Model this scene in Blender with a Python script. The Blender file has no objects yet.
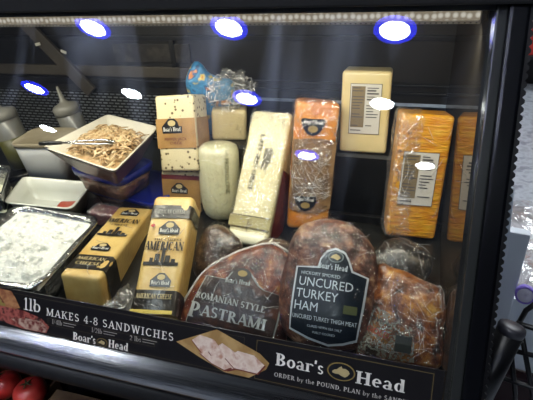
import bpy, bmesh, math, random
from mathutils import Vector, Matrix, Euler, noise
from math import sin, cos, pi, radians as RA

SC = bpy.context.scene
COL = SC.collection
# ------------------------------------------------------------------ camera, world, exposure
def cam_axes():
    d = Vector((56, 816, 472)).normalized()
    x = Vector((1589, 164, -472)); x = (x - d * x.dot(d)).normalized()
    z = -d; y = z.cross(x)
    return x, y, z
ax_, ay_, az_ = cam_axes()
cd = bpy.data.cameras.new('camera'); cam = bpy.data.objects.new('camera', cd); COL.objects.link(cam)
right = Vector((ax_[0], ay_[0], az_[0])); up_ = -Vector((ax_[1], ay_[1], az_[1])); back = -Vector((ax_[2], ay_[2], az_[2]))
M = Matrix((right, up_, back)).transposed().to_4x4(); M.translation = Vector((0, 0, 1.45))
cam.matrix_world = M
cd.sensor_width = 36; cd.lens = 36 * 472 / 533; cd.clip_start = 0.02
SC.camera = cam
SC.view_settings.view_transform = 'Standard'; SC.view_settings.look = 'None'
SC.view_settings.exposure = 0.0; SC.view_settings.gamma = 1.0; SC.view_settings.use_curve_mapping = False
w = bpy.data.worlds.new('world'); SC.world = w; w.use_nodes = True
w.node_tree.nodes['Background'].inputs[0].default_value = (0.55, 0.6, 0.7, 1)
w.node_tree.nodes['Background'].inputs[1].default_value = 0.10

# store ceiling downlights: (x, y, ring glows blue as a halo)
DOWNLIGHTS = [(-2.42, -1.46, 1), (-1.306, -1.466, 1), (-0.179, -1.50, 1),
              (-3.749, -2.388, 1), (-2.624, -2.412, 0), (-1.451, -2.421, 1), (-0.272, -2.416, 0),
              (-4.347, -3.335, 0), (-1.093, -3.584, 1), (0.144, -3.619, 0)]
LED_Y, LED_Z = 0.672, 1.328          # the tube under the case top

def area(name, loc, rot, sx, sy, energy, color=(1, 1, 1)):
    l = bpy.data.lights.new(name, 'AREA'); l.shape = 'RECTANGLE'; l.size = sx; l.size_y = sy; l.energy = energy; l.color = color
    o = bpy.data.objects.new(name, l); COL.objects.link(o); o.location = loc; o.rotation_euler = rot
    return o
# the light of the case's own lamp tube (sits in the channel built below)
area('tube_light', (-0.62, LED_Y, LED_Z - .004), (RA(14), 0, 0), 1.36, 0.022, 6.2, (1.0, .92, .76))

# ------------------------------------------------------------------ materials
def lin(c):
    if isinstance(c, str):
        c = [int(c[i:i + 2], 16) / 255 for i in (0, 2, 4)]
        c = [v / 12.92 if v < .04045 else ((v + .055) / 1.055) ** 2.4 for v in c]
    return (c[0], c[1], c[2], 1)
MATS = {}
def mat(name, col, rough=.5, metal=0, coat=0, bump=0, bscale=60, col2=None, cscale=20, cpos=(.4, .6), detail=4, emit=0, cbump=0, spec=.5, trans=0, alpha=1, stretch=(1, 1, 1), sss=0):
    if name in MATS: return MATS[name]
    m = bpy.data.materials.new(name); MATS[name] = m; m.use_nodes = True
    nt = m.node_tree; b = nt.nodes['Principled BSDF']
    b.inputs['Base Color'].default_value = lin(col); b.inputs['Roughness'].default_value = rough
    b.inputs['Metallic'].default_value = metal; b.inputs['Coat Weight'].default_value = coat; b.inputs['Coat Roughness'].default_value = .12
    b.inputs['Specular IOR Level'].default_value = spec
    if trans: b.inputs['Transmission Weight'].default_value = trans
    if alpha < 1: b.inputs['Alpha'].default_value = alpha
    if sss:
        b.inputs['Subsurface Weight'].default_value = sss; b.inputs['Subsurface Radius'].default_value = (.01, .007, .004); b.inputs['Subsurface Scale'].default_value = .5
    tc = nt.nodes.new('ShaderNodeTexCoord'); mp = nt.nodes.new('ShaderNodeMapping'); mp.inputs['Scale'].default_value = stretch
    nt.links.new(tc.outputs['Object'], mp.inputs['Vector'])
    def nz(scale, det):
        n = nt.nodes.new('ShaderNodeTexNoise'); n.inputs['Scale'].default_value = scale; n.inputs['Detail'].default_value = det; n.inputs['Roughness'].default_value = .62 if det > 5 else .5
        nt.links.new(mp.outputs[0], n.inputs['Vector']); return n
    if col2:
        n = nz(cscale, detail); r = nt.nodes.new('ShaderNodeValToRGB')
        cols = [col] + (list(col2) if isinstance(col2, (list, tuple)) and not isinstance(col2[0], float) else [col2])
        e = r.color_ramp.elements
        while len(e) < len(cols): e.new(.5)
        for i, c in enumerate(cols):
            e[i].position = cpos[0] + (cpos[1] - cpos[0]) * i / (len(cols) - 1); e[i].color = lin(c)
        nt.links.new(n.outputs['Fac'], r.inputs['Fac']); nt.links.new(r.outputs['Color'], b.inputs['Base Color'])
    if bump:
        n = nz(bscale, 3); bp = nt.nodes.new('ShaderNodeBump'); bp.inputs['Strength'].default_value = bump; bp.inputs['Distance'].default_value = .004
        nt.links.new(n.outputs['Fac'], bp.inputs['Height']); nt.links.new(bp.outputs['Normal'], b.inputs['Normal'])
    if cbump:
        n = nz(28, 2); n.inputs['Distortion'].default_value = 2.5
        bp = nt.nodes.new('ShaderNodeBump'); bp.inputs['Strength'].default_value = cbump; bp.inputs['Distance'].default_value = .006
        nt.links.new(n.outputs['Fac'], bp.inputs['Height']); nt.links.new(bp.outputs['Normal'], b.inputs['Coat Normal'])
    if emit:
        b.inputs['Emission Color'].default_value = lin(col); b.inputs['Emission Strength'].default_value = emit
    return m
def emit_mat(name, col, s):
    m = bpy.data.materials.new(name); m.use_nodes = True; nt = m.node_tree; nt.nodes.clear()
    e = nt.nodes.new('ShaderNodeEmission'); e.inputs[0].default_value = lin(col); e.inputs[1].default_value = s
    o = nt.nodes.new('ShaderNodeOutputMaterial'); nt.links.new(e.outputs[0], o.inputs[0]); return m
def film(name, tint=(1, 1, 1), base=.06, wrinkle=.55, scale=30, rough=.1, milk=0., gcol=(1, 1, 1), bstr=.9):
    """thin clear plastic: transparent with wrinkled gloss (and a little milky diffuse)"""
    m = bpy.data.materials.new(name); m.use_nodes = True; nt = m.node_tree; nt.nodes.clear(); L = nt.links.new
    tc = nt.nodes.new('ShaderNodeTexCoord')
    n = nt.nodes.new('ShaderNodeTexNoise'); n.inputs['Scale'].default_value = scale; n.inputs['Detail'].default_value = 3; n.inputs['Distortion'].default_value = 3
    L(tc.outputs['Object'], n.inputs['Vector'])
    bp = nt.nodes.new('ShaderNodeBump'); bp.inputs['Strength'].default_value = bstr; bp.inputs['Distance'].default_value = .008
    L(n.outputs['Fac'], bp.inputs['Height'])
    g = nt.nodes.new('ShaderNodeBsdfGlossy'); g.inputs['Roughness'].default_value = rough; g.inputs['Color'].default_value = (*gcol, 1); L(bp.outputs[0], g.inputs['Normal'])
    t = nt.nodes.new('ShaderNodeBsdfTransparent'); t.inputs[0].default_value = (*tint, 1)
    # ridges of the noise catch more light
    r = nt.nodes.new('ShaderNodeValToRGB'); e = r.color_ramp.elements
    e[0].position = .47; e[0].color = (base, base, base, 1); e[1].position = .5; e[1].color = (wrinkle, wrinkle, wrinkle, 1)
    x = e.new(.53); x.color = (base, base, base, 1)
    L(n.outputs['Fac'], r.inputs['Fac'])
    mx = nt.nodes.new('ShaderNodeMixShader'); L(r.outputs[0], mx.inputs[0]); L(t.outputs[0], mx.inputs[1]); L(g.outputs[0], mx.inputs[2])
    out = nt.nodes.new('ShaderNodeOutputMaterial'); last = mx
    if milk:
        d = nt.nodes.new('ShaderNodeBsdfDiffuse'); d.inputs[0].default_value = (.85, .87, .88, 1)
        m2 = nt.nodes.new('ShaderNodeMixShader'); m2.inputs[0].default_value = milk; L(mx.outputs[0], m2.inputs[1]); L(d.outputs[0], m2.inputs[2]); last = m2
    L(last.outputs[0], out.inputs[0]); MATS[name] = m; return m
def glass_mat():
    m = bpy.data.materials.new('case glass'); m.use_nodes = True; nt = m.node_tree; nt.nodes.clear(); L = nt.links.new
    t = nt.nodes.new('ShaderNodeBsdfTransparent'); t.inputs[0].default_value = (.93, .95, .94, 1)
    g = nt.nodes.new('ShaderNodeBsdfGlossy'); g.inputs['Roughness'].default_value = 0.0
    f = nt.nodes.new('ShaderNodeFresnel'); f.inputs[0].default_value = 1.62
    ge = nt.nodes.new('ShaderNodeNewGeometry'); sb = nt.nodes.new('ShaderNodeMath'); sb.operation = 'SUBTRACT'; sb.inputs[0].default_value = 1; L(ge.outputs['Backfacing'], sb.inputs[1])
    mu = nt.nodes.new('ShaderNodeMath'); mu.operation = 'MULTIPLY'; L(f.outputs[0], mu.inputs[0]); L(sb.outputs[0], mu.inputs[1])
    a = nt.nodes.new('ShaderNodeMixShader'); L(mu.outputs[0], a.inputs[0]); L(t.outputs[0], a.inputs[1]); L(g.outputs[0], a.inputs[2])
    # greasy smears: a faint rough reflection along wiped streaks
    g2 = nt.nodes.new('ShaderNodeBsdfGlossy'); g2.inputs['Roughness'].default_value = .28; g2.inputs['Color'].default_value = (.8, .87, 1, 1)
    tc = nt.nodes.new('ShaderNodeTexCoord'); mp = nt.nodes.new('ShaderNodeMapping'); mp.inputs['Scale'].default_value = (5, 1, 1.6); mp.inputs['Rotation'].default_value = (0, .5, 0)
    n = nt.nodes.new('ShaderNodeTexNoise'); n.inputs['Scale'].default_value = 2.2; n.inputs['Detail'].default_value = 5; n.inputs['Distortion'].default_value = 1.2
    L(tc.outputs['Object'], mp.inputs[0]); L(mp.outputs[0], n.inputs['Vector'])
    r = nt.nodes.new('ShaderNodeMapRange'); r.inputs[1].default_value = .48; r.inputs[2].default_value = .72; r.inputs[3].default_value = .004; r.inputs[4].default_value = .075
    L(n.outputs['Fac'], r.inputs[0])
    m3 = nt.nodes.new('ShaderNodeMath'); m3.operation = 'MULTIPLY'; L(r.outputs[0], m3.inputs[0]); L(sb.outputs[0], m3.inputs[1])
    b = nt.nodes.new('ShaderNodeMixShader'); L(m3.outputs[0], b.inputs[0]); L(a.outputs[0], b.inputs[1]); L(g2.outputs[0], b.inputs[2])
    o = nt.nodes.new('ShaderNodeOutputMaterial'); L(b.outputs[0], o.inputs[0]); return m

BLACK = mat('black plastic', '0b0b0d', .35)
BLACKM = mat('matt black', '0a0a0b', .7, col2='121213', cscale=8)
STEEL = mat('brushed steel', 'b4b6b8', .27, 1, bump=.12, bscale=8, stretch=(3, 60, 60), col2='c4c5c6', cscale=3)
DARKST = mat('dark steel', '2b2c2e', .4, .7, col2='3a3a3a', cscale=5)
WHITEINK = mat('white ink', 'd9d6cc', .5)
BLACKINK = mat('black print', '141519', .35, coat=.4, cbump=.5)
GLASS = glass_mat()
WRAP = film('cling wrap', base=.04, wrinkle=.28, scale=30)
WRAPH = film('crumpled wrap', base=.09, wrinkle=.75, scale=34, milk=.05, rough=.16)
VACUUM = film('vacuum bag', base=.012, wrinkle=.25, scale=55, rough=.10)

# ------------------------------------------------------------------ object helpers
def creases(parent, f, region, count, seed, r=.0005, L=.03, m=None, name='wrap_creases'):
    """fine folded ridges of cling film lying on a surface f(u, v)"""
    rnd = random.Random(seed); bm = bmesh.new(); u0, u1, v0, v1 = region
    for _ in range(count):
        u, v = rnd.uniform(u0, u1), rnd.uniform(v0, v1); a = rnd.uniform(0, pi); n = 7; l = L * rnd.uniform(.4, 1.3) / n; pts = []
        for i in range(n):
            if not (u0 <= u <= u1 and v0 <= v <= v1): break
            pts.append(f(u, v)); a += rnd.gauss(0, .14); u += cos(a) * l; v += sin(a) * l
        if len(pts) > 2: tube(bm, pts, [r * (.3 + .7 * sin(pi * (i + .5) / len(pts))) for i in range(len(pts))], 5)
    return obj(name, bm, m or MATS.get('crease') or MATS.setdefault('crease', film('crease', base=.30, wrinkle=.7, scale=200, milk=.26, rough=.25)), parent)
def link(o, parent=None):
    COL.objects.link(o)
    if parent is not None: o.parent = parent
    return o
def tag(o, label=None, cat=None, group=None, kind=None):
    if label: o['label'] = label
    if cat: o['category'] = cat
    if group: o['group'] = group
    if kind: o['kind'] = kind
    return o
def thing(name, label, cat, loc=(0, 0, 0), rot=(0, 0, 0), group=None):
    o = bpy.data.objects.new(name, None); o.empty_display_size = .02; link(o)
    o.location = loc; o.rotation_euler = [RA(a) for a in rot]
    return tag(o, label, cat, group)
def obj(name, bm, m, parent=None, smooth=True, loc=None, rot=None):
    me = bpy.data.meshes.new(name); bmesh.ops.recalc_face_normals(bm, faces=bm.faces) if bm.faces else None
    bm.to_mesh(me); bm.free()
    for p in me.polygons: p.use_smooth = smooth
    if m: me.materials.append(m)
    o = bpy.data.objects.new(name, me); link(o, parent)
    if loc: o.location = loc
    if rot: o.rotation_euler = [RA(a) for a in rot]
    return o
def box(bm, x0, x1, y0, y1, z0, z1, bev=0, mtx=None):
    r = bmesh.ops.create_cube(bm, size=1); vs = r['verts']
    for v in vs:
        v.co = Vector(((x0 + x1) / 2 + v.co.x * (x1 - x0), (y0 + y1) / 2 + v.co.y * (y1 - y0), (z0 + z1) / 2 + v.co.z * (z1 - z0)))
    if bev:
        es = list({e for v in vs for e in v.link_edges})
        r2 = bmesh.ops.bevel(bm, geom=es, offset=bev, segments=2, affect='EDGES', profile=.6); vs = list({v for f in r2['faces'] for v in f.verts} | {v for v in vs if v.is_valid})
    if mtx:
        for v in vs: v.co = mtx @ v.co
    return vs
def boxo(name, x0, x1, y0, y1, z0, z1, m, parent=None, bev=0, mtx=None):
    bm = bmesh.new(); box(bm, x0, x1, y0, y1, z0, z1, bev, mtx); return obj(name, bm, m, parent, smooth=False)
def tube(bm, pts, r, n=12, caps=True):
    pts = [Vector(p) for p in pts]; rs = r if isinstance(r, (list, tuple)) else [r] * len(pts); rings = []
    for i, p in enumerate(pts):
        t = (pts[min(i + 1, len(pts) - 1)] - pts[max(i - 1, 0)]).normalized()
        a = t.orthogonal().normalized() if not rings else (pa - t * pa.dot(t)).normalized()
        pa = a; b = t.cross(a)
        rings.append([bm.verts.new(p + (a * cos(2 * pi * k / n) + b * sin(2 * pi * k / n)) * rs[i]) for k in range(n)])
    for A, B in zip(rings, rings[1:]):
        for k in range(n): bm.faces.new((A[k], A[(k + 1) % n], B[(k + 1) % n], B[k]))
    if caps: bm.faces.new(rings[0][::-1]); bm.faces.new(rings[-1])
def lathe(bm, prof, n=32, c=(0, 0, 0), sx=1, sy=1):
    rings = [[bm.verts.new((c[0] + r * cos(2 * pi * k / n) * sx, c[1] + r * sin(2 * pi * k / n) * sy, c[2] + z)) for k in range(n)] for r, z in prof]
    for A, B in zip(rings, rings[1:]):
        for k in range(n): bm.faces.new((A[k], A[(k + 1) % n], B[(k + 1) % n], B[k]))
    bm.faces.new(rings[0][::-1]); bm.faces.new(rings[-1])
def loft(bm, loops, cap0=True, cap1=True, closed=True):
    R = [[bm.verts.new(p) for p in l] for l in loops]; n = len(R[0])
    for A, B in zip(R, R[1:]):
        for k in range(n if closed else n - 1): bm.faces.new((A[k], A[(k + 1) % n], B[(k + 1) % n], B[k]))
    if cap0: bm.faces.new(R[0][::-1])
    if cap1: bm.faces.new(R[-1])
def profile_x(bm, prof, x0, x1, closed=True):
    """(y, z) outline swept along x"""
    A = [bm.verts.new((x0, y, z)) for y, z in prof]; B = [bm.verts.new((x1, y, z)) for y, z in prof]; n = len(prof)
    for k in range(n if closed else n - 1): bm.faces.new((A[k], A[(k + 1) % n], B[(k + 1) % n], B[k]))
    if closed: bm.faces.new(A[::-1]); bm.faces.new(B)
def rquad(c, r, n=4, scale=1, z=None, rim=None):
    """rounded corners of a convex quad (list of (x, y)); returns a loop"""
    c = [Vector((p[0], p[1], 0)) for p in c]; ce = sum(c, Vector()) / 4
    out = []
    q = []
    for p in c:
        d = p - ce; q.append(ce + d * scale if rim is None else ce + d + d.normalized() * rim * 1.41)
    for i, p in enumerate(q):
        a = (q[i - 1] - p); b = (q[(i + 1) % 4] - p); ra = min(r, a.length * .45, b.length * .45)
        s = p + a.normalized() * ra; e = p + b.normalized() * ra
        for k in range(n + 1):
            t = k / n; v = s * (1 - t) ** 2 + p * 2 * t * (1 - t) + e * t * t; v.z = z; out.append(v)
    return out
def noisy(bm, amp, scale, seed=0):
    bm.normal_update()
    for v in bm.verts:
        v.co = v.co + v.normal * amp * noise.noise(v.co * scale + Vector((seed * 7.3, seed, 0)))
def rbox_bm(w_, d, h, r, k=8, amp=0, scale=20, seed=0, taper=0, bulge=0):
    """rounded box, origin at bottom centre of the front face; front faces -y"""
    bm = bmesh.new()
    def axis(L):
        a = L / 2; e = [-a, -a + r * .12, -a + r * .35, -a + r * .7, -a + r]
        m = [-(a - r) + 2 * (a - r) * i / k for i in range(1, k)]
        return e + m + [-v for v in e[::-1]]
    X, Yv, Zv = axis(w_), axis(d), axis(h)
    def face(f, A, B):
        g = [[bm.verts.new(f(a, b)) for b in B] for a in A]
        for i in range(len(A) - 1):
            for j in range(len(B) - 1): bm.faces.new((g[i][j], g[i + 1][j], g[i + 1][j + 1], g[i][j + 1]))
    for s in (-1, 1):
        face(lambda a, b: Vector((a, b, s * h / 2)), X, Yv)
        face(lambda a, b: Vector((a, s * d / 2, b)), X, Zv)
        face(lambda a, b: Vector((s * w_ / 2, a, b)), Yv, Zv)
    bmesh.ops.remove_doubles(bm, verts=bm.verts, dist=1e-5)
    hx, hy, hz = w_ / 2 - r, d / 2 - r, h / 2 - r
    for v in bm.verts:
        p = v.co; q = Vector((max(-hx, min(hx, p.x)), max(-hy, min(hy, p.y)), max(-hz, min(hz, p.z))))
        dd = p - q
        if dd.length > 1e-9: v.co = q + dd.normalized() * r
        if bulge:
            t = 1 - (v.co.z / (h / 2)) ** 2; v.co.x *= 1 + bulge * t
        if taper: v.co.x *= 1 + taper * (v.co.z / h)
    bmesh.ops.recalc_face_normals(bm, faces=bm.faces)
    if amp: noisy(bm, amp, scale, seed)
    for v in bm.verts: v.co += Vector((0, d / 2, h / 2))
    return bm
def smooth_outline(pts, n=72):
    P = [Vector((p[0], p[1])) for p in pts]; m = len(P); out = []
    for i in range(m):
        p0, p1, p2, p3 = P[i - 1], P[i], P[(i + 1) % m], P[(i + 2) % m]
        for k in range(8):
            t = k / 8
            out.append(.5 * ((2 * p1) + (p2 - p0) * t + (2 * p0 - 5 * p1 + 4 * p2 - p3) * t * t + (3 * p1 - p0 - 3 * p2 + p3) * t ** 3))
    # resample by angle about the centre
    c = Vector((0, 0)); res = []
    out.append(out[0])
    for k in range(n):
        a = 2 * pi * k / n; d = Vector((cos(a), sin(a))); best = 0
        for A, B in zip(out, out[1:]):
            e = B - A; den = d.x * e.y - d.y * e.x
            if abs(den) < 1e-12: continue
            t = (A.x * e.y - A.y * e.x) / den; s = (A.x * d.y - A.y * d.x) / den
            if t > 0 and -1e-6 <= s <= 1 + 1e-6: best = max(best, t)
        res.append(best)
    return res
class Pillow:
    """a rounded lump whose silhouette is an outline in its own x-z plane; front bulges towards -y"""
    def __init__(s, pts, front, back, e=.9, n=72):
        s.r = smooth_outline(pts, n); s.f = front; s.b = back; s.e = e; s.n = n
    def rad(s, a):
        k = (a % (2 * pi)) / (2 * pi) * s.n; i = int(k) % s.n; t = k - int(k); return s.r[i] * (1 - t) + s.r[(i + 1) % s.n] * t
    def depth(s, u, v):
        q = min(1, math.hypot(u, v) / s.rad(math.atan2(v, u))) if (u or v) else 0
        return s.f * (max(0, 1 - q ** 2.3)) ** (s.e / 2)
    def map(s, u, v, off): return Vector((u, -s.depth(u, v) - off, v))
    def bm(s, grow=0, amp=0, scale=20, seed=0, rings=16):
        bm = bmesh.new(); prev = None; first = None
        for T in (-(s.f + grow), s.b + grow):
            last = bm.verts.new((0, T, 0)); prev = None
            for i in range(1, rings + 1):
                if i == rings and first: ring = first
                else:
                    q = sin(i / rings * pi / 2); dp = T * max(0, 1 - q ** 2.3) ** (s.e / 2)
                    ring = [bm.verts.new((cos(2 * pi * k / s.n) * (s.r[k] + grow) * q, dp, sin(2 * pi * k / s.n) * (s.r[k] + grow) * q)) for k in range(s.n)]
                if prev:
                    for k in range(s.n): bm.faces.new((prev[k], prev[(k + 1) % s.n], ring[(k + 1) % s.n], ring[k]))
                else:
                    for k in range(s.n): bm.faces.new((last, ring[k], ring[(k + 1) % s.n]))
                prev = ring
            first = prev
        bmesh.ops.recalc_face_normals(bm, faces=bm.faces)
        if amp: noisy(bm, amp, scale, seed)
        return bm
FLAT = lambda u, v, o: Vector((u, -o, v))

# ------------------------------------------------------------------ lettering
def xf(pts, x, z, s, rot):
    c, n = cos(RA(rot)), sin(RA(rot)); return [(x + (p[0] * c - p[1] * n) * s, z + (p[0] * n + p[1] * c) * s) for p in pts]
def sans(txt, x, z, size, mp, m, parent, off=.0022, rot=0, align='LEFT', name='lettering', sx=1.0):
    cu = bpy.data.curves.new('t', 'FONT'); cu.body = txt; cu.size = 1; cu.align_x = align; cu.resolution_u = 2; cu.offset = 0
    to = bpy.data.objects.new('t', cu); COL.objects.link(to)
    dg = bpy.context.evaluated_depsgraph_get(); me = bpy.data.meshes.new_from_object(to.evaluated_get(dg))
    bpy.data.objects.remove(to); bpy.data.curves.remove(cu)
    for v in me.vertices:
        (a, b), = xf([(v.co.x * sx, v.co.y)], x, z, size, rot); v.co = mp(a, b, off)
    me.materials.clear(); me.materials.append(m); me.name = name
    return link(bpy.data.objects.new(name, me), parent)
# a small bold roman alphabet, cap height 1: s = stem, a = arc, f = serif bar
T_, t_ = .2, .085
def st(x0, y0, x1, y1, w_=T_): return ('s', x0, y0, x1, y1, w_)
def sf(x, y, l=.36): return ('f', x, y, l)
def arc(cx, cy, rx, ry, a0, a1, wx=T_, wy=t_): return ('a', cx, cy, rx, ry, a0, a1, wx, wy)
GL = {
 'A': (.82, [st(.10, 0, .42, 1, t_), st(.42, 1, .72, 0, T_), ('h', .2, .62, .33), sf(.1, 0, .28), sf(.72, 0, .34)]),
 'B': (.76, [st(.2, 0, .2, 1), sf(.17, 0, .28), sf(.17, 1, .28), arc(.3, .74, .32, .26, -90, 90), arc(.3, .27, .38, .27, -90, 90)]),
 'C': (.8, [arc(.44, .5, .4, .5, 42, 318)]),
 'D': (.86, [st(.2, 0, .2, 1), sf(.17, 0, .28), sf(.17, 1, .28), arc(.3, .5, .5, .5, -90, 90)]),
 'E': (.72, [st(.2, 0, .2, 1), ('h', .05, .62, .04), ('h', .05, .6, .96), ('h', .2, .5, .5), st(.6, 0, .6, .24, .07), st(.58, .76, .58, 1, .07)]),
 'F': (.68, [st(.2, 0, .2, 1), ('h', .05, .6, .96), ('h', .2, .5, .5), sf(.2, 0)]),
 'H': (.92, [st(.2, 0, .2, 1), st(.7, 0, .7, 1), ('h', .2, .7, .5), sf(.2, 0), sf(.2, 1), sf(.7, 0), sf(.7, 1)]),
 'I': (.42, [st(.2, 0, .2, 1), sf(.2, 0), sf(.2, 1)]),
 'K': (.86, [st(.2, 0, .2, 1), st(.25, .4, .7, 1, t_), st(.38, .58, .74, 0), sf(.2, 0), sf(.2, 1), sf(.72, 0, .3), sf(.68, 1, .3)]),
 'L': (.68, [st(.2, 0, .2, 1), ('h', .05, .6, .04), sf(.2, 1), st(.6, 0, .6, .26, .07)]),
 'M': (1.08, [st(.15, 0, .15, 1, t_), st(.15, 1, .5, .05, T_), st(.5, .05, .85, 1, t_), st(.87, 0, .87, 1), sf(.15, 0, .28), sf(.87, 0), sf(.1, 1, .2), sf(.9, 1, .26)]),
 'N': (.92, [st(.16, 0, .16, 1, t_), st(.16, 1, .74, 0), st(.74, 0, .74, 1, t_), sf(.16, 0, .28), sf(.12, 1, .22), sf(.74, 1, .28)]),
 'O': (.92, [arc(.45, .5, .43, .5, 0, 360)]),
 'P': (.74, [st(.2, 0, .2, 1), sf(.2, 0), sf(.17, 1, .28), arc(.3, .7, .36, .3, -90, 90)]),
 'R': (.84, [st(.2, 0, .2, 1), sf(.2, 0), sf(.17, 1, .28), arc(.3, .73, .34, .27, -90, 90), st(.4, .47, .72, 0), sf(.74, 0, .24)]),
 'S': (.66, [arc(.32, .73, .26, .27, 30, 270, .15, .1), arc(.32, .27, .28, .27, -150, 90, .15, .1)]),
 'T': (.76, [st(.37, 0, .37, 1), ('h', .03, .71, .96), sf(.37, 0), st(.06, .76, .06, 1, .07), st(.68, .76, .68, 1, .07)]),
 'U': (.9, [st(.2, .35, .2, 1), arc(.45, .35, .35, .35, 180, 360), st(.74, .35, .74, 1, t_), sf(.2, 1), sf(.74, 1, .28)]),
 'W': (1.14, [st(.12, 1, .36, 0), st(.36, 0, .56, 1, t_), st(.56, 1, .8, 0), st(.8, 0, 1.0, 1, t_), sf(.12, 1, .3), sf(.56, 1, .2), sf(1, 1, .26)]),
 'Y': (.82, [st(.1, 1, .4, .45), st(.7, 1, .4, .45, t_), st(.4, 0, .4, .48), sf(.12, 1, .3), sf(.7, 1, .26), sf(.4, 0)]),
 '1': (.46, [st(.24, 0, .24, 1, .15), sf(.24, 0, .34), st(.08, .84, .24, .97, .07)]),
 '3': (.6, [arc(.26, .76, .24, .24, -90, 150), arc(.26, .27, .29, .27, -150, 90)]),
 '2': (.62, [arc(.28, .7, .26, .3, -20, 170), st(.5, .58, .08, .06, .1), ('h', .04, .56, .05)]),
 '4': (.68, [st(.44, 0, .44, 1, .15), st(.44, 1, .06, .32, .07), ('h', .04, .62, .3), sf(.44, 0, .3)]),
 '8': (.64, [arc(.3, .75, .24, .25, 0, 360, .13, .08), arc(.3, .27, .28, .27, 0, 360, .15, .08)]),
 '-': (.4, [('h', .06, .34, .36)]), '/': (.4, [st(.04, 0, .34, 1, .06)]), '.': (.26, [('h', .06, .2, .07)]),
 "'": (.24, [st(.12, .72, .14, 1, .13)]), ',': (.26, [st(.08, -.14, .14, .1, .12)]), ' ': (.34, []),
 'a': (.62, [st(.42, 0, .42, .5, .17), arc(.26, .46, .2, .24, 0, 160, .1, .09), arc(.26, .18, .23, .18, 0, 360, .15, .07), sf(.48, 0, .2)]),
 'b': (.64, [st(.14, 0, .14, 1, .15), arc(.3, .34, .27, .34, 0, 360, .16, .07), sf(.1, 1, .18)]),
 'd': (.68, [st(.46, 0, .46, 1, .18), arc(.28, .34, .25, .34, 0, 360, .17, .07), sf(.42, 1, .2), sf(.52, 0, .2)]),
 'e': (.6, [arc(.29, .34, .26, .34, 0, 310, .16, .08), ('h', .1, .5, .36)]),
 'h': (.7, [st(.14, 0, .14, 1, .16), arc(.34, .38, .2, .28, 0, 120, .14, .08), st(.5, 0, .5, .42, .16), sf(.14, 0, .28), sf(.5, 0, .28), sf(.1, 1, .2)]),
 'l': (.34, [st(.16, 0, .16, 1, .15), sf(.16, 0, .3), sf(.12, 1, .2)]),
 'o': (.6, [arc(.29, .34, .28, .34, 0, 360, .17, .08)]),
 'r': (.5, [st(.14, 0, .14, .66, .17), arc(.34, .4, .2, .28, 30, 130, .12, .1), sf(.14, 0, .3), sf(.1, .66, .2)]),
 's': (.46, [arc(.22, .49, .17, .19, 20, 270, .12, .08), arc(.22, .18, .18, .18, -160, 90, .12, .08)]),
 't': (.4, [st(.16, .04, .16, .86, .14), ('h', .02, .34, .62), ('h', .14, .34, .04)]),
 'y': (.6, [st(.08, .66, .3, 0, .14), st(.52, .66, .18, -.3, .08), sf(.1, .66, .22), sf(.52, .66, .18)]),
}
def roman(txt, x, z, size, mp, m, parent, off=.001, width=None, rot=0, name='lettering', track=0, wt=1.0):
    """width: total length the line should fill"""
    total = sum(GL[c][0] + track for c in txt); sx = 1 if not width else width / (total * size)
    bm = bmesh.new(); cx = 0
    def poly(pts):
        q = xf([(p[0] * sx, p[1]) for p in pts], x, z, size, rot)
        try: bm.faces.new([bm.verts.new(mp(a, b, off)) for a, b in q])
        except ValueError: pass
    for ch in txt:
        wd, its = GL[ch]
        for it in its:
            if it[0] == 's':
                _, x0, y0, x1, y1, w_ = it; w_ *= wt if w_ > .1 else 1
                if abs(y1 - y0) > abs(x1 - x0) * .6: poly([(cx + x0 - w_ / 2, y0), (cx + x0 + w_ / 2, y0), (cx + x1 + w_ / 2, y1), (cx + x1 - w_ / 2, y1)])
                else: poly([(cx + x0, y0 - w_ / 2), (cx + x1, y1 - w_ / 2), (cx + x1, y1 + w_ / 2), (cx + x0, y0 + w_ / 2)])
            elif it[0] == 'f':
                _, a, y, l = it; s = .07 if y < .5 else -.07; poly([(cx + a - l / 2, y), (cx + a + l / 2, y), (cx + a + l / 2, y + s), (cx + a - l / 2, y + s)])
            elif it[0] == 'h':
                _, a, b, y = it; poly([(cx + a, y - .045), (cx + b, y - .045), (cx + b, y + .045), (cx + a, y + .045)])
            else:
                _, ox, oy, rx, ry, a0, a1, wx, wy = it; wx *= wt; n = max(4, int(abs(a1 - a0) / 24))
                for i in range(n):
                    A, B = RA(a0 + (a1 - a0) * i / n), RA(a0 + (a1 - a0) * (i + 1) / n)
                    poly([(cx + ox + rx * cos(A), oy + ry * sin(A)), (cx + ox + rx * cos(B), oy + ry * sin(B)),
                          (cx + ox + (rx - wx) * cos(B), oy + (ry - wy) * sin(B)), (cx + ox + (rx - wx) * cos(A), oy + (ry - wy) * sin(A))])
        cx += wd + track
    o = obj(name, bm, m, parent, smooth=False)
    return o
def patch(name, pts, mp, off, m, parent, cuts=0, smooth=False):
    """a flat printed shape; cuts > 0 lets it follow a curved surface"""
    bm = bmesh.new(); vs = [bm.verts.new((p[0], p[1], 0)) for p in pts]; bm.faces.new(vs)
    if cuts:
        bmesh.ops.triangulate(bm, faces=bm.faces)
        for _ in range(cuts): bmesh.ops.subdivide_edges(bm, edges=[e for e in bm.edges if e.calc_length() > .008], cuts=1, use_grid_fill=False); bmesh.ops.triangulate(bm, faces=bm.faces)
    for v in bm.verts: v.co = mp(v.co.x, v.co.y, off)
    return obj(name, bm, m, parent, smooth=smooth)
def rect(x0, x1, z0, z1): return [(x0, z0), (x1, z0), (x1, z1), (x0, z1)]
def ell(cx, cz, rx, rz, n=28, a0=0, a1=360): return [(cx + rx * cos(RA(a0 + (a1 - a0) * k / n)), cz + rz * sin(RA(a0 + (a1 - a0) * k / n))) for k in range(n + (a1 - a0 != 360))]
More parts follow.
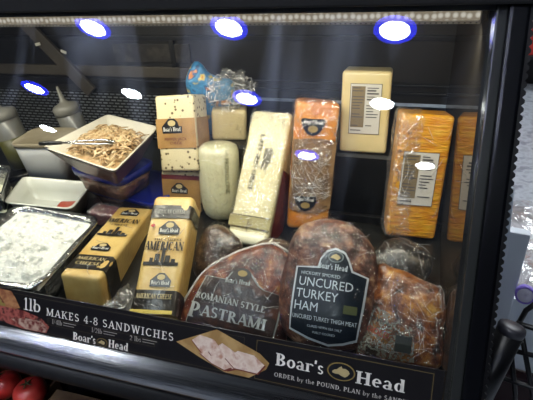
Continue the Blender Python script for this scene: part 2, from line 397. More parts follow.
def border(name, x0, x1, z0, z1, t, mp, off, m, parent, corner=None):
    bm = bmesh.new()
    for r in (rect(x0, x1, z0, z0 + t), rect(x0, x1, z1 - t, z1), rect(x0, x0 + t, z0, z1), rect(x1 - t, x1, z0, z1)):
        bm.faces.new([bm.verts.new(mp(a, b, off)) for a, b in r])
    return obj(name, bm, m, parent, smooth=False)
GOLD = mat('gold print', '8a7440', .5); LGOLD = mat('pale gold print', 'b9a676', .5)
GREY = mat('grey print', '8f8d86', .5)
def emblem(x, z, rx, rz, mp, parent, off=.001, ring=LGOLD, inner=BLACKINK):
    """oval medallion with the animal's head seen from the side"""
    patch('emblem_ring', ell(x, z, rx, rz), mp, off, ring, parent, cuts=1)
    patch('emblem_field', ell(x, z, rx * .9, rz * .88), mp, off + .0004, inner, parent, cuts=1)
    head = [(-.62, -.05), (-.5, .12), (-.3, .22), (-.15, .45), (0, .62), (.08, .4), (.3, .42), (.52, .25), (.62, 0), (.5, -.3), (.3, -.52), (.05, -.42), (-.15, -.28), (-.4, -.3), (-.6, -.22)]
    patch('emblem_head', [(x + a * rx, z + b * rz) for a, b in head], mp, off + .0008, LGOLD, parent)
def logo(x, z, s, mp, parent, off=.001, rot=0, ink=BLACKINK, light=WHITEINK):
    """black badge: dome over a name band; s = band width"""
    pts = [(-.5, -.2), (.5, -.2), (.52, .12), (.36, .14), (.3, .34), (.14, .5), (-.14, .5), (-.3, .34), (-.36, .14), (-.52, .12)]
    b = patch('badge', xf(pts, x, z, s, rot), mp, off, ink, parent, cuts=1)
    c = xf([(0, .28)], x, z, s, rot)[0]
    patch('badge_oval', ell(c[0], c[1], s * .2, s * .14), mp, off + .0005, LGOLD, b)
    p = xf([(-.45, -.1)], x, z, s, rot)[0]
    roman("Boar's Head", p[0], p[1], s * .2, mp, light, b, off + .0006, width=s * .9, rot=rot)

# ------------------------------------------------------------------ the setting
def struct(name, x0, x1, y0, y1, z0, z1, m):
    o = boxo(name, x0, x1, y0, y1, z0, z1, m); o['kind'] = 'structure'; return o
FLOORM = mat('pale speckled floor', '8f959d', .3, col2=['a9afb8', '777c86'], cscale=14, cpos=(.35, .65), coat=.2)
struct('floor', -6, 5, -6, 7, -.1, 0, FLOORM)
struct('ceiling', -6, 5, -6, 7, 3.0, 3.1, mat('dark ceiling', '84868a', .9))
struct('wall_back', -6, 5, 6.9, 7, 0, 3.0, mat('dark wall', '17161a', .9, col2='3b1d1a', cscale=2))
struct('wall_front', -6, 5, -6.1, -6, 0, 3.0, mat('grey wall', '55575c', .9))
struct('wall_left', -6.1, -6, -6, 7, 0, 3.0, mat('dark side wall', '222226', .9))
struct('wall_right', 5, 5.1, -6, 7, 0, 3.0, mat('dark side wall', '222226', .9))
for i, (x, y, rim) in enumerate(DOWNLIGHTS):
    where = ['above the shopper, first from the left end', 'above the shopper, middle of the near row', 'above the shopper, right end of the near row',
             'far left of the second row', 'second from the left in the second row', 'third from the left in the second row', 'right end of the second row',
             'left of the farthest row', 'middle of the farthest row', 'right end of the farthest row'][i]
    t = thing('ceiling_downlight', 'round ' + ('blue-rimmed' if rim else 'plain white') + ' ceiling light mirrored in glass, ' + where, 'ceiling light', (x, y, 3.0), group='round ceiling downlights mirrored in the glass')
    bm = bmesh.new(); lathe(bm, [(.096, 0), (.096, -.012), (.09, -.016)], 32); obj('diffuser', bm, MATS.get('dl') or MATS.setdefault('dl', emit_mat('downlight', (.86, .93, 1.0), 75)), t)
    bm = bmesh.new(); n = 32; R1, R2 = .098, .134
    loft(bm, [[(r * cos(2 * pi * k / n), r * sin(2 * pi * k / n), z) for k in range(n)] for r, z in ((R1, 0), (R1, -.014), (R2, -.010), (R2, 0))], False, False)
    obj('rim', bm, (MATS.get('dlb') or MATS.setdefault('dlb', emit_mat('blue rim', (.02, .03, .95), 16))) if rim else mat('white rim', '55585c', .5), t)  # on blue ones this glowing ring imitates the halo around the mirrored lamp

for k, (x, y) in enumerate([(1.0, 2.3), (1.5, 4.0), (-.7, -.15)]):  # unseen panels added to brighten the aisle floor, the sign and the ledge
    t = thing('ceiling_panel_light', ['nearer flat ceiling light panel over the aisle beyond the case', 'farther flat ceiling light panel over the aisle beyond the case', 'dimmer flat ceiling light panel straight above the front of the case'][k], 'ceiling light', (x, y, 3.0))
    boxo('diffuser', -.55, .55, -.28, .28, -.02, -.004, emit_mat('panel light', (.92, .96, 1.0), (30, 30, 13)[k]), t)
    boxo('frame', -.58, .58, -.31, .31, -.004, 0, mat('white rim', '55585c', .5), t)
# ------------------------------------------------------------------ the case
XL, XR = -1.5, 0.075
case = thing('deli_display_case', 'black refrigerated deli display case with slanted front glass and steel ledge', 'display case', (0, 0, 0))
boxo('body', XL, XR + .04, .47, 1.22, .10, .835, BLACKM, case, .005)
bm = bmesh.new(); box(bm, XL + .02, XR, .54, 1.18, 0, .1); obj('plinth', bm, BLACK, case, False)
bm = bmesh.new(); profile_x(bm, [(.385, .835), (.385, .858), (.70, .900), (1.22, .900), (1.22, .835)], XL, XR); obj('deck', bm, mat('black deck liner', '0c0d0d', .35, col2='191a19', cscale=30, coat=.2), case, False)
bm = bmesh.new(); profile_x(bm, [(.885, .9005), (.880, 1.035), (.886, 1.040), (1.189, 1.040), (1.189, .9005)], -.53, XR - .001); obj('riser', bm, mat('riser plastic', '0e0f10', .4), case, False)
boxo('riser_lip', -.53, XR - .006, .846, .856, .9005, .918, BLACK, case, .002)
# ledge, bumper
bm = bmesh.new()
profile_x(bm, [(.414, .905), (.409, .9045), (.403, .902), (.3975, .8975), (.3925, .891), (.388, .882), (.3855, .874), (.385, .866), (.414, .866)], XL, XR + .02)
bmesh.ops.bevel(bm, geom=[e for e in bm.edges if abs(e.verts[0].co.x - e.verts[1].co.x) > 1], offset=.0012, segments=2, affect='EDGES'); obj('steel_ledge', bm, STEEL, case)
bm = bmesh.new(); profile_x(bm, [(.390 if i in (0, 12) else .390 - .013 * sin(pi * i / 12) ** .7, .866 - .040 * i / 12) for i in range(13)], XL, XR + .02); obj('bumper', bm, mat('bumper rubber', '0b0d10', .55), case)
boxo('front_apron', XL, XR + .02, .405, .47, .822, .862, BLACK, case)
# glass and frame: local frame of the glass plane
TH = RA(24.5)
GM = Matrix.Translation((0, .41, .904)) @ Matrix.Rotation(-TH, 4, 'X')
GL_LEN = .506
bm = bmesh.new(); box(bm, XL, XR + .006, .002, .007, .0, GL_LEN, mtx=GM); obj('front_glass', bm, GLASS, case, False)
bm = bmesh.new(); box(bm, XR, XR + .012, -.004, .018, -.01, GL_LEN + .02, .002, mtx=GM); obj('side_trim', bm, mat('smoky trim', '2a2c2b', .25, coat=.3), case, False)
bm = bmesh.new(); box(bm, XR + .012, XR + .034, -.010, .03, -.06, GL_LEN + .03, .004, mtx=GM); obj('side_post', bm, mat('glossy black post', '07080c', .22), case, False)
bm = bmesh.new()
nt_ = 64; z0, z1 = -.05, GL_LEN + .03
out = []
for i in range(nt_):
    a = z0 + (z1 - z0) * i / nt_; b = (z1 - z0) / nt_; out += [(XR + .0365, a), (XR + .0395, a + b * .35), (XR + .0395, a + b * .7)]
for (xa, za), (xb, zb) in zip(out, out[1:]):
    P = [GM @ Vector(q) for q in ((XR + .033, -.006, za), (xa, -.006, za), (xb, -.006, zb), (XR + .033, -.006, zb), (XR + .033, .012, za), (xa, .012, za), (xb, .012, zb), (XR + .033, .012, zb))]
    V = [bm.verts.new(p) for p in P]
    for f in ((0, 1, 2, 3), (7, 6, 5, 4), (1, 5, 6, 2), (0, 3, 7, 4)): bm.faces.new([V[k] for k in f])
bmesh.ops.remove_doubles(bm, verts=bm.verts, dist=1e-5); obj('toothed_gasket', bm, BLACK, case, False)
# mirrored end wall and outer skin
mm = bpy.data.materials.new('smoked mirror'); mm.use_nodes = True; nt = mm.node_tree; nt.nodes.clear()
g = nt.nodes.new('ShaderNodeBsdfGlossy'); g.inputs['Roughness'].default_value = .02; g.inputs['Color'].default_value = (.52, .47, .42, 1)
d = nt.nodes.new('ShaderNodeBsdfDiffuse'); d.inputs[0].default_value = (.05, .045, .04, 1)
mx = nt.nodes.new('ShaderNodeMixShader'); mx.inputs[0].default_value = .72; o_ = nt.nodes.new('ShaderNodeOutputMaterial')
nt.links.new(d.outputs[0], mx.inputs[1]); nt.links.new(g.outputs[0], mx.inputs[2]); nt.links.new(mx.outputs[0], o_.inputs[0])
def endwall(name, xa, xb, m, z1=1.364):
    bm = bmesh.new(); ys = lambda z: .412 + (z - .904) * math.tan(TH) + .011
    pr_ = [(ys(.904), .862), (ys(.904), .904), (ys(z1), z1), (1.2, z1), (1.2, .862)]
    A = [bm.verts.new((xa, y, z)) for y, z in pr_]; B = [bm.verts.new((xb, y, z)) for y, z in pr_]; n = len(pr_)
    for k in range(n): bm.faces.new((A[k], A[(k + 1) % n], B[(k + 1) % n], B[k]))
    bm.faces.new(A[::-1]); bm.faces.new(B); return obj(name, bm, m, case, False)
endwall('mirrored_end_panel', .0695, XR + .0045, mm)
endwall('end_skin', XR + .005, XR + .016, BLACKM)
# top
boxo('top_panel', XL, XR + .04, .60, 1.22, 1.362, 1.385, BLACKM, case, .003)
boxo('top_rail', XL, XR + .04, .622, .650, 1.352, 1.3615, mat('rail black', '16171a', .45), case, .003)
# perforated lamp channel
bm = bmesh.new(); box(bm, -1.27, XR - .010, .655, .690, LED_Z + .004, LED_Z + .022, .002)
chm = mat('channel enamel', 'c9beae', .4)
nt = chm.node_tree; b_ = nt.nodes['Principled BSDF']; tc = nt.nodes.new('ShaderNodeTexCoord'); mp_ = nt.nodes.new('ShaderNodeMapping'); mp_.inputs['Scale'].default_value = (1, 1, 1.6)
vo = nt.nodes.new('ShaderNodeTexVoronoi'); vo.inputs['Scale'].default_value = 150; vo.inputs['Randomness'].default_value = 0
r_ = nt.nodes.new('ShaderNodeValToRGB'); r_.color_ramp.elements[0].position = .28; r_.color_ramp.elements[0].color = lin('3a3733'); r_.color_ramp.elements[1].position = .38; r_.color_ramp.elements[1].color = lin('d2c6b4')
nt.links.new(tc.outputs['Object'], mp_.inputs[0]); nt.links.new(mp_.outputs[0], vo.inputs['Vector']); nt.links.new(vo.outputs['Distance'], r_.inputs[0]); nt.links.new(r_.outputs[0], b_.inputs['Base Color'])
obj('lamp_channel', bm, chm, case, False)
lm = emit_mat('led strip', (1, .86, .7), .62); nt = lm.node_tree; em = [n for n in nt.nodes if n.type == 'EMISSION'][0]
tc = nt.nodes.new('ShaderNodeTexCoord'); vo = nt.nodes.new('ShaderNodeTexVoronoi'); vo.inputs['Scale'].default_value = 120; vo.inputs['Randomness'].default_value = .25
r_ = nt.nodes.new('ShaderNodeValToRGB'); r_.color_ramp.elements[0].position = .2; r_.color_ramp.elements[0].color = (1, .92, .8, 1); r_.color_ramp.elements[1].position = .5; r_.color_ramp.elements[1].color = (.42, .34, .25, 1)
nt.links.new(tc.outputs['Object'], vo.inputs['Vector']); nt.links.new(vo.outputs['Distance'], r_.inputs[0]); nt.links.new(r_.outputs[0], em.inputs[0])
boxo('led_strip', -1.262, XR - .012, .6515, .6545, LED_Z + .009, LED_Z + .022, lm, case)
bm = bmesh.new(); tube(bm, [(-1.335, .668, LED_Z + .012), (-1.268, .668, LED_Z + .012)], .022, 20); obj('lamp_end_cap', bm, BLACK, case)
# back: sliding doors, rails, grille, strut
BY = 1.19
boxo('back_panel', XL, XR, BY, 1.218, 1.048, 1.362, mat('back panel', '141517', .45, col2=['1d1c1b', '2a2623'], cscale=4, cpos=(.4, .7)), case)
def bk(name, x0, x1, z0, z1, m, dy=.012): return boxo(name, x0, x1, BY - dy, BY - .0005, z0, z1, m, case, .002)
bk('door_rail', XL, -.60, 1.098, 1.128, mat('warm rail', '4a4540', .5, .3, col2='5a544c', cscale=6))
bk('door_rail', XL, -.60, 1.070, 1.090, DARKST)
bk('door_rail', -.60, XR - .006, 1.070, 1.078, mat('dark rail', '26272a', .4, .4))
bk('door_rail', -.60, XR - .006, 1.092, 1.098, mat('dark rail', '26272a', .4, .4))
bk('door_rail', XL, XR - .006, 1.20, 1.212, mat('dark rail', '26272a', .4, .4))
bk('sliding_door', -.84, -.60, 1.14, 1.19, mat('scuffed door', '34302c', .5, col2=['24211f', '4a453e'], cscale=22, cpos=(.3, .7)), .008)  # mottled browns paint a reflection onto the door panel
bk('door_stile', -.66, -.645, 1.128, 1.20, DARKST, .010)
gm = mat('slotted grille', '0b0b0c', .4, .3); nt = gm.node_tree; b_ = nt.nodes['Principled BSDF']; tc = nt.nodes.new('ShaderNodeTexCoord')
mp_ = nt.nodes.new('ShaderNodeMapping'); mp_.inputs['Rotation'].default_value = (RA(90), 0, 0)
br = nt.nodes.new('ShaderNodeTexBrick'); br.inputs['Color1'].default_value = lin('8c8e8e'); br.inputs['Color2'].default_value = lin('6c6e70'); br.inputs['Mortar'].default_value = lin('090909')
br.inputs['Scale'].default_value = 1; br.inputs['Mortar Size'].default_value = .0028; br.inputs['Brick Width'].default_value = .021; br.inputs['Row Height'].default_value = .0095; br.inputs['Mortar Smooth'].default_value = .2
nt.links.new(tc.outputs['Object'], mp_.inputs[0]); nt.links.new(mp_.outputs[0], br.inputs['Vector']); nt.links.new(br.outputs[0], b_.inputs['Base Color'])
boxo('vent_grille', XL, -.53, BY, 1.2, .9005, 1.048, gm, case)
sm = Matrix.Translation((-1.035, BY - .02, 1.165)) @ Matrix.Rotation(RA(49), 4, 'Y')
bm = bmesh.new(); box(bm, -.15, .15, -.006, .006, -.020, .020, .002, sm); obj('support_strut', bm, mat('warm rail', '4a4540'), case, False)
for dx, dz, r in ((-.005, .022, 20), (-.065, .043, -10)):
    bm = bmesh.new(); box(bm, -.009, .009, -.001, .001, -.004, .004, 0, Matrix.Translation((-.985 + dx * 1.4, BY - .03, 1.15 + dz)) @ Matrix.Rotation(RA(r), 4, 'Y')); obj('price_tab', bm, WHITEINK, case, False)
# lower produce shelf
boxo('lower_shelf', XL, XR, .12, .47, .585, .60, BLACKM, case); boxo('lower_skirt', XL, XR, .14, .47, 0, .585, BLACKM, case)

# ------------------------------------------------------------------ the sign along the glass foot
sign = thing('shelf_sign', 'long black price-rail sign with white and gold print along the foot of the glass', 'sign', (0, .41, .904), (-24.5, 0, 0))
bm = bmesh.new(); box(bm, -1.3, .066, -.001, .0015, .0005, .0655); obj('sign_panel', bm, mat('black card', '100d0f', .38, coat=.25), sign, False)
SW = mat('sign white', 'f0ece2', .5); SG = mat('sign grey', 'a09a92', .5)
roman('1lb', -.577, .0355, .0205, FLAT, SW, sign, .0014, width=.036, wt=.75)
roman('MAKES 4-8 SANDWICHES', -.531, .0335, .0122, FLAT, SW, sign, .0014, width=.228, track=.12, wt=.7)
for x, a in ((-.520, '1/4lb'), (-.446, '1/2lb'), (-.378, '2 lbs')):
    roman(a, x, .0215, .0078, FLAT, SG, sign, .0014, width=.02)
    patch('small_print', rect(x + .022, x + .046, .0265, .0276), FLAT, .0014, SG, sign); patch('small_print', rect(x + .022, x + .042, .0225, .0235), FLAT, .0014, SG, sign)
border('box_line', -.528, -.335, .0185, .0300, .0005, FLAT, .0014, mat('thin gold', '4d4434', .5), sign)
roman("Boar's", -.480, .0030, .0125, FLAT, SW, sign, .0014, width=.043)
roman("Head", -.415, .0030, .0125, FLAT, SW, sign, .0014, width=.036)
emblem(-.426, .0085, .0095, .0065, FLAT, sign, .0014, ring=GOLD)
border('gold_border', -.60, -.196, .0035, .0600, .0006, FLAT, .0012, mat('thin gold', '4d4434', .5), sign)
border('gold_border', -.178, .054, .0035, .0600, .0007, FLAT, .0012, mat('gold line', '6e5d38', .5), sign)
roman("Boar's", -.150, .0292, .0178, FLAT, SW, sign, .0014, width=.068)
roman("Head", -.041, .0272, .0172, FLAT, SW, sign, .0014, width=.064)
emblem(-.060, .0385, .0185, .0125, FLAT, sign, .0014, ring=GOLD)
roman("ORDER by the POUND, PLAN by the SANDWICH.", -.150, .0128, .0062, FLAT, mat('sign pale', 'c9c4bb', .5), sign, .0014, width=.196, track=.08, wt=.9)
# printed pictures on the sign
patch('printed_bread', [(-.66, 0.064), (-.601, .0625), (-.592, .052), (-.583, .037), (-.60, .03), (-.66, .035)], FLAT, .0016, mat('print bread', '8c5434', .6, col2='b07c4e', cscale=90), sign)
patch('printed_filling', [(-.66, .056), (-.628, .056), (-.612, .038), (-.62, .020), (-.66, .016)], FLAT, .0019, mat('print green', '3a3f20', .6, col2=['6f2a20', '8a7a3a'], cscale=70, cpos=(.4, .6)), sign)
patch('printed_meat', [(-.66, .036), (-.60, .034), (-.575, .034), (-.54, .027), (-.524, .016), (-.53, .004), (-.575, .003), (-.60, .006), (-.66, .014)], FLAT, .0022, mat('print beef', '5e1a16', .6, col2=['a8564a', '2c0c0b'], cscale=80, cpos=(.35, .65)), sign)
patch('printed_crust', [(-.60, .016), (-.57, .022), (-.54, .022), (-.526, .012), (-.533, .005), (-.57, .004)], FLAT, .0025, mat('print pale', 'b79a86', .6, col2='6e2a24', cscale=120), sign)
patch('printed_paper', [(-.300, .034), (-.238, .064), (-.172, .041), (-.158, .030), (-.162, .020), (-.186, .003), (-.222, .0035), (-.262, .018)], FLAT, .0018, mat('print paper', 'a07c48', .7, col2='bd9a62', cscale=40), sign)
HAMP = mat('print ham', 'd8b8a4', .6, col2=['ead6c6', 'c08c74'], cscale=60, cpos=(.35, .65)); HAMD = mat('print ham rind', '7a3526', .6)
for k, (a, hp) in enumerate([((-.275, .0415), [(0, 0), (.012, .010), (.034, .007), (.050, -.010), (.046, -.022), (.020, -.020)]), ((-.248, .030), [(0, 0), (.02, .016), (.040, .006), (.052, -.012), (.030, -.022), (.012, -.014)]), ((-.222, .0255), [(0, 0), (.018, .014), (.042, .012), (.058, .001), (.048, -.013), (.014, -.012)]), ((-.262, .026), [(0, 0), (.03, -.002), (.05, -.012), (.04, -.018), (.02, -.012)])]):
    patch('printed_ham_rind', [(a[0] + x * 1.05 - .001, a[1] + z * 1.05 - .0012) for x, z in hp], FLAT, .0020 + k * .0006, HAMD, sign)
    patch('printed_ham', [(a[0] + x, a[1] + z) for x, z in hp], FLAT, .0023 + k * .0006, HAMP, sign)

# ------------------------------------------------------------------ cheeses
PAPER = mat('label paper', 'c9c5bd', .55, coat=.3, cbump=.4); PAPERK = mat('label brown column', '7b6a4c', .6)
def cheese(name, label, cat, loc, rot, w_, h, d, m, r=.010, amp=.002, scale=18, seed=1, wrap=None, **kw):
    t = thing(name, label, cat, loc, rot)
    obj('cheese_block', rbox_bm(w_, d, h, r, amp=amp, scale=scale, seed=seed, **kw), m, t)
    if wrap:
        g = .0045; bm = rbox_bm(w_ + 2 * g, d + 2 * g, h + 2 * g, r + g, k=16, amp=.004, scale=34, seed=seed + 3, **kw)
        for v in bm.verts: v.co += Vector((0, -g, -g * .3))
        obj('plastic_wrap', bm, wrap, t)
    return t
# two american loaves
AM = mat('american cheese', 'bd9850', .42, coat=.5, cbump=.9, col2='ceb06c', cscale=14, bump=.25, bscale=30, sss=.05)
AMK = mat('american label ink', '1f1a14', .5)
loafA = cheese('american_cheese_loaf', 'orange-yellow american cheese loaf lying lengthwise beside the white curd pan', 'cheese', (-.531, .505, .877), (-1.7, 2.3, 8.1), .077, .070, .276, AM, .008, .002, 22, 2)
TOPA = lambda u, v, o: Vector((u, v, .070 + o))        # v runs into the case
def wrapband(name, w_, h, v0, v1, m, parent, drop=1.0, g=.0012):
    """a band over the top and down both sides of a lying loaf"""
    bm = bmesh.new(); pr = [(-w_ / 2 - g, h * (1 - drop)), (-w_ / 2 - g, h - .008), (-w_ / 2 + .003, h - .001 + g), (0, h + g), (w_ / 2 - .003, h - .001 + g), (w_ / 2 + g, h - .008), (w_ / 2 + g, h * (1 - drop))]
    n = 6; rows = []
    for i in range(n + 1):
        y = v0 + (v1 - v0) * i / n
        rows.append([bm.verts.new((x + .0012 * noise.noise(Vector((x, y, z)) * 50), y, z + .002 * noise.noise(Vector((x, y, z)) * 45))) for x, z in pr])
    for A, B in zip(rows, rows[1:]):
        for k in range(len(pr) - 1): bm.faces.new((A[k], A[k + 1], B[k + 1], B[k]))
    return obj(name, bm, m, parent)
BANDM = mat('band ink', '17130f', .35, coat=.6, cbump=.8)
b = wrapband('printed_band', .077, .070, .020, .062, BANDM, loafA, .9)
roman("AMERICAN", -.028, .044, .009, TOPA, LGOLD, b, .0035, width=.056); roman("CHEESE", -.024, .030, .008, TOPA, LGOLD, b, .0035, width=.048)
b = wrapband('printed_band', .077, .070, .240, .268, BANDM, loafA, .5)
logo(0, .084, .036, TOPA, loafA, .0018)
roman("AMERICAN", -.034, .176, .016, TOPA, AMK, loafA, .0022, width=.070, wt=1.3); roman("CHEESE", -.018, .165, .007, TOPA, AMK, loafA, .0018, width=.036)
def skyline(x, z, s, mp, parent, off):
    for a, b_, c in ((-.5, .5, .1), (-.34, -.24, .22), (-.2, -.06, .34), (-.02, .08, .52), (.1, .24, .3), (.28, .4, .2)):
        patch('printed_skyline', rect(x + a * s, x + b_ * s, z, z + c * s), mp, off, AMK, parent)
skyline(0, .128, .062, TOPA, loafA, .0018)
logo(.002, .214, .038, TOPA, loafA, .0018)
bm = bmesh.new(); tw = [(.03, -.006, .004), (.045, .02, .012), (.052, .06, .01), (.075, .10, .004), (.085, .06, .002), (.07, -.01, .002)]
vs = [bm.verts.new(p) for p in tw]; bm.faces.new(vs); bmesh.ops.triangulate(bm, faces=bm.faces); bmesh.ops.subdivide_edges(bm, edges=bm.edges, cuts=5, use_grid_fill=True)
for v in bm.verts: v.co.z += .012 * abs(noise.noise(v.co * 60))
obj('loose_wrap', bm, WRAPH, loafA)
loafB = cheese('american_cheese_loaf', 'american cheese loaf with dark printed bands leaning on the flecked cheese stack', 'cheese', (-.366, .465, .934), (-59.7, .6, 10.6), .074, .217, .062, AM, .010, .0015, 22, 5)
def vband(v0, v1, m, parent, h=.062, w_=.074):
    bm = bmesh.new(); g = .0014; pr = [(-w_ / 2 - g, h * .8), (-w_ / 2 - g, .008), (-w_ / 2 + .003, .001 - g), (0, -g), (w_ / 2 - .003, .001 - g), (w_ / 2 + g, .008), (w_ / 2 + g, h * .8)]
    rows = [[bm.verts.new((x, y + .0012 * noise.noise(Vector((x, y, v0 + (v1 - v0) * i / 4)) * 45), v0 + (v1 - v0) * i / 4)) for x, y in pr] for i in range(5)]
    for A, B in zip(rows, rows[1:]):
        for k in range(len(pr) - 1): bm.faces.new((A[k], A[k + 1], B[k + 1], B[k]))
    return obj('printed_band', bm, m, parent)
b = vband(.170, .196, BANDM, loafB); roman("AMERICAN CHEESE", -.030, .178, .008, FLAT, GREY, b, .0035, width=.058)
b = vband(.000, .040, BANDM, loafB); roman("AMERICAN CHEESE", -.030, .025, .008, FLAT, LGOLD, b, .0035, width=.060); roman("NET WT 5 LBS", -.016, .013, .006, FLAT, LGOLD, b, .0035, width=.036) if all(c in GL for c in "NET WT 5 LBS") else None
logo(.004, .146, .036, FLAT, loafB, .002); roman("AMERICAN", -.033, .109, .016, FLAT, AMK, loafB, .0024, width=.068, wt=1.3)
roman("THE CHEESE", -.02, .127, .004, FLAT, AMK, loafB, .002, width=.05); skyline(0, .082, .060, FLAT, loafB, .002); logo(.006, .052, .034, FLAT, loafB, .002)
patch('red_seal', ell(-.026, .155, .004, .003), FLAT, .002, mat('red ink', 'b0201c', .5), loafB)
patch('yellow_strip', rect(-.035, .034, .001, .007), FLAT, .0022, mat('yellow strip', 'c8b048', .5), loafB)

# pepper cheese with brown label, on top of a smaller orange-labelled block
PJ = mat('flecked cheese', 'd8cfae', .45, coat=.3, cbump=.3)
nt = PJ.node_tree; b_ = nt.nodes['Principled BSDF']; tc = nt.nodes.new('ShaderNodeTexCoord')
vo = nt.nodes.new('ShaderNodeTexVoronoi'); vo.inputs['Scale'].default_value = 95; nt.links.new(tc.outputs['Object'], vo.inputs['Vector'])
r_ = nt.nodes.new('ShaderNodeValToRGB'); r_.color_ramp.elements[0].position = .20; r_.color_ramp.elements[0].color = lin('5a4a2c'); r_.color_ramp.elements[1].position = .32; r_.color_ramp.elements[1].color = lin('cfc29c')
nt.links.new(vo.outputs['Distance'], r_.inputs[0]); nt.links.new(r_.outputs[0], b_.inputs['Base Color'])
KRAFT = mat('kraft label', '8e6a38', .5, coat=.3, cbump=.4, col2='a07a44', cscale=20); MAROON = mat('maroon ink', '5a1a1c', .5)
lowb = cheese('flecked_cheese_block', 'orange-brown labelled flecked cheese block with maroon stripe, under the taller block', 'cheese', (-.478, .800, .906), (-6.9, 3.9, 12), .088, .096, .078, PJ, .006, .001, 18, 4)
patch('front_label', rect(-.042, .042, .004, .086), FLAT, .0016, KRAFT, lowb); patch('maroon_stripe', rect(-.042, .042, .080, .090), FLAT, .0020, MAROON, lowb)
logo(-.004, .054, .036, FLAT, lowb, .0022)
pj = cheese('flecked_cheese_block', 'tall cream cheese block with dark flecks and brown label, topmost of its stack', 'cheese', (-.468, .800, 1.010), (-18, -3.6, 5), .088, .160, .078, PJ, .007, .0012, 18, 6)
patch('front_label', rect(-.044, .044, .050, .112), FLAT, .0018, KRAFT, pj)
bm = bmesh.new(); bm.faces.new([bm.verts.new((.0458, y, z)) for y, z in ((.004, .05), (.072, .05), (.072, .112), (.004, .112))]); obj('side_label', bm, KRAFT, pj, False)
logo(-.008, .090, .044, FLAT, pj, .0022); roman("SMOKED", -.020, .085, .008, FLAT, WHITEINK, pj, .0032, width=.05) if 0 else None
roman("BUTTER", -.026, .0665, .006, FLAT, MAROON, pj, .0022, width=.046) if 0 else sans('PEPPER JACK', -.002, .066, .009, FLAT, MAROON, pj, .0022, align='CENTER'); sans('CHEESE', -.002, .058, .008, FLAT, MAROON, pj, .0022, align='CENTER')

# white oval provolone
bm = bmesh.new(); pv = thing('provolone_cheese', 'smooth pale rounded provolone in clear wrap beside the flecked cheese stack', 'cheese', (-.389, .775, .900), (-10, 0, 4))
lathe(bm, [(.012, 0), (.028, .003), (.038, .014), (.043, .035), (.045, .07), (.045, .12), (.044, .152), (.040, .165), (.030, .170), (.01, .171)], 36, (0, .045, 0), 1, .95); noisy(bm, .002, 20, 3)
obj('cheese_body', bm, mat('provolone', 'c6c3a2', .4, coat=.5, cbump=.5, sss=.15), pv)
CYL = lambda u, v, o: Vector((sin(u / .045) * (.045 + o), .045 - cos(u / .045) * (.0435 + o), v))
sans('PROVOLONE', .026, .148, .013, CYL, mat('olive ink', '4a4a1e', .5), pv, .002, rot=-90, name='printed_name')
bm = bmesh.new(); lathe(bm, [(.012, -.002), (.030, 0), (.042, .014), (.048, .035), (.050, .12), (.049, .157), (.044, .173), (.01, .179)], 36, (0, .045, 0), 1, .95); noisy(bm, .005, 30, 8); obj('plastic_wrap', bm, WRAP, pv)

# wrapped cheese behind with crumpled plastic
wb = cheese('wrapped_cheese_block', 'cream cheese block behind the provolone, plastic wrap bunched up on its top', 'cheese', (-.391, .905, 1.041), (-4.5, 4, 20), .078, .070, .07, mat('cream cheese', 'bfae84', .5, coat=.4, cbump=.6), .008, .002, 20, 7, wrap=WRAP)
bm = bmesh.new(); bmesh.ops.create_icosphere(bm, subdivisions=5, radius=.046)
for v in bm.verts:
    n_ = v.co.normalized(); f = 1 + .5 * noise.noise(n_ * 2.2) + .35 * abs(noise.noise(n_ * 6)) + .2 * noise.noise(n_ * 14); v.co = n_ * .038 * f; v.co.z *= .95; v.co.x *= 1.12; v.co.z += .105; v.co.y += .03; v.co.x += .003
BW = [v.co.copy() for v in bm.verts]
obj('bunched_wrap', bm, film('bunched film', base=.08, wrinkle=.9, scale=95, milk=.05, rough=.2), wb)
bm = bmesh.new(); rnd = random.Random(31); cc = Vector((.003, .03, .105))
for _ in range(90):
    a = rnd.choice(BW); b2 = min((rnd.choice(BW) for _ in range(60)), key=lambda q: abs((q - a).length - .022)); mid = (a + b2) / 2; k = (mid - cc).normalized() * .006
    tube(bm, [a, mid + k + Vector((rnd.uniform(-.003, .003), 0, rnd.uniform(-.003, .003))), b2], [.0003, .0008, .0003], 5)
obj('wrap_creases', bm, MATS.get('crease'), wb)
# blue snack bag
cb = thing('snack_bag', 'blue foil snack bag with yellow and red print wedged behind the cheeses', 'bag', (-.452, .925, 1.041), (-4, 6, 10))
P = Pillow([(-.045, -.065), (.05, -.065), (.052, -.02), (.056, .03), (.05, .062), (.02, .066), (-.005, .074), (-.015, .088), (-.034, .096), (-.052, .06), (-.046, 0)], .020, .018)
bm = P.bm(0, .005, 25, 2)
for v in bm.verts: v.co.z += .067; v.co.y += .02
BAG = mat('blue foil print', 'a8301e', .35, .1, col2=['c9b23c', '2a6a90', '1f6fa0', '2f80b0', '184a78', 'c47a2c', '8a2c20'], cscale=32, cpos=(.28, .74), bump=1, bscale=60, detail=2)
obj('bag_body', bm, BAG, cb)
bm = bmesh.new(); prev = None
for i in range(17):
    x = -.05 + .03 * i / 16 * 1.2; z = .150 + .010 * i / 16; pts = []
rows = [[bm.verts.new((-.046 + .036 * i / 10 + .0, .020 + .004 * sin(i * 1.7), .155 + .012 * j / 2 + .004 * sin(i))) for i in range(11)] for j in range(3)]
for A, B in zip(rows, rows[1:]):
    for k in range(10): bm.faces.new((A[k], A[k + 1], B[k + 1], B[k]))
bmesh.ops.solidify(bm, geom=bm.faces[:], thickness=.001); bm.free()

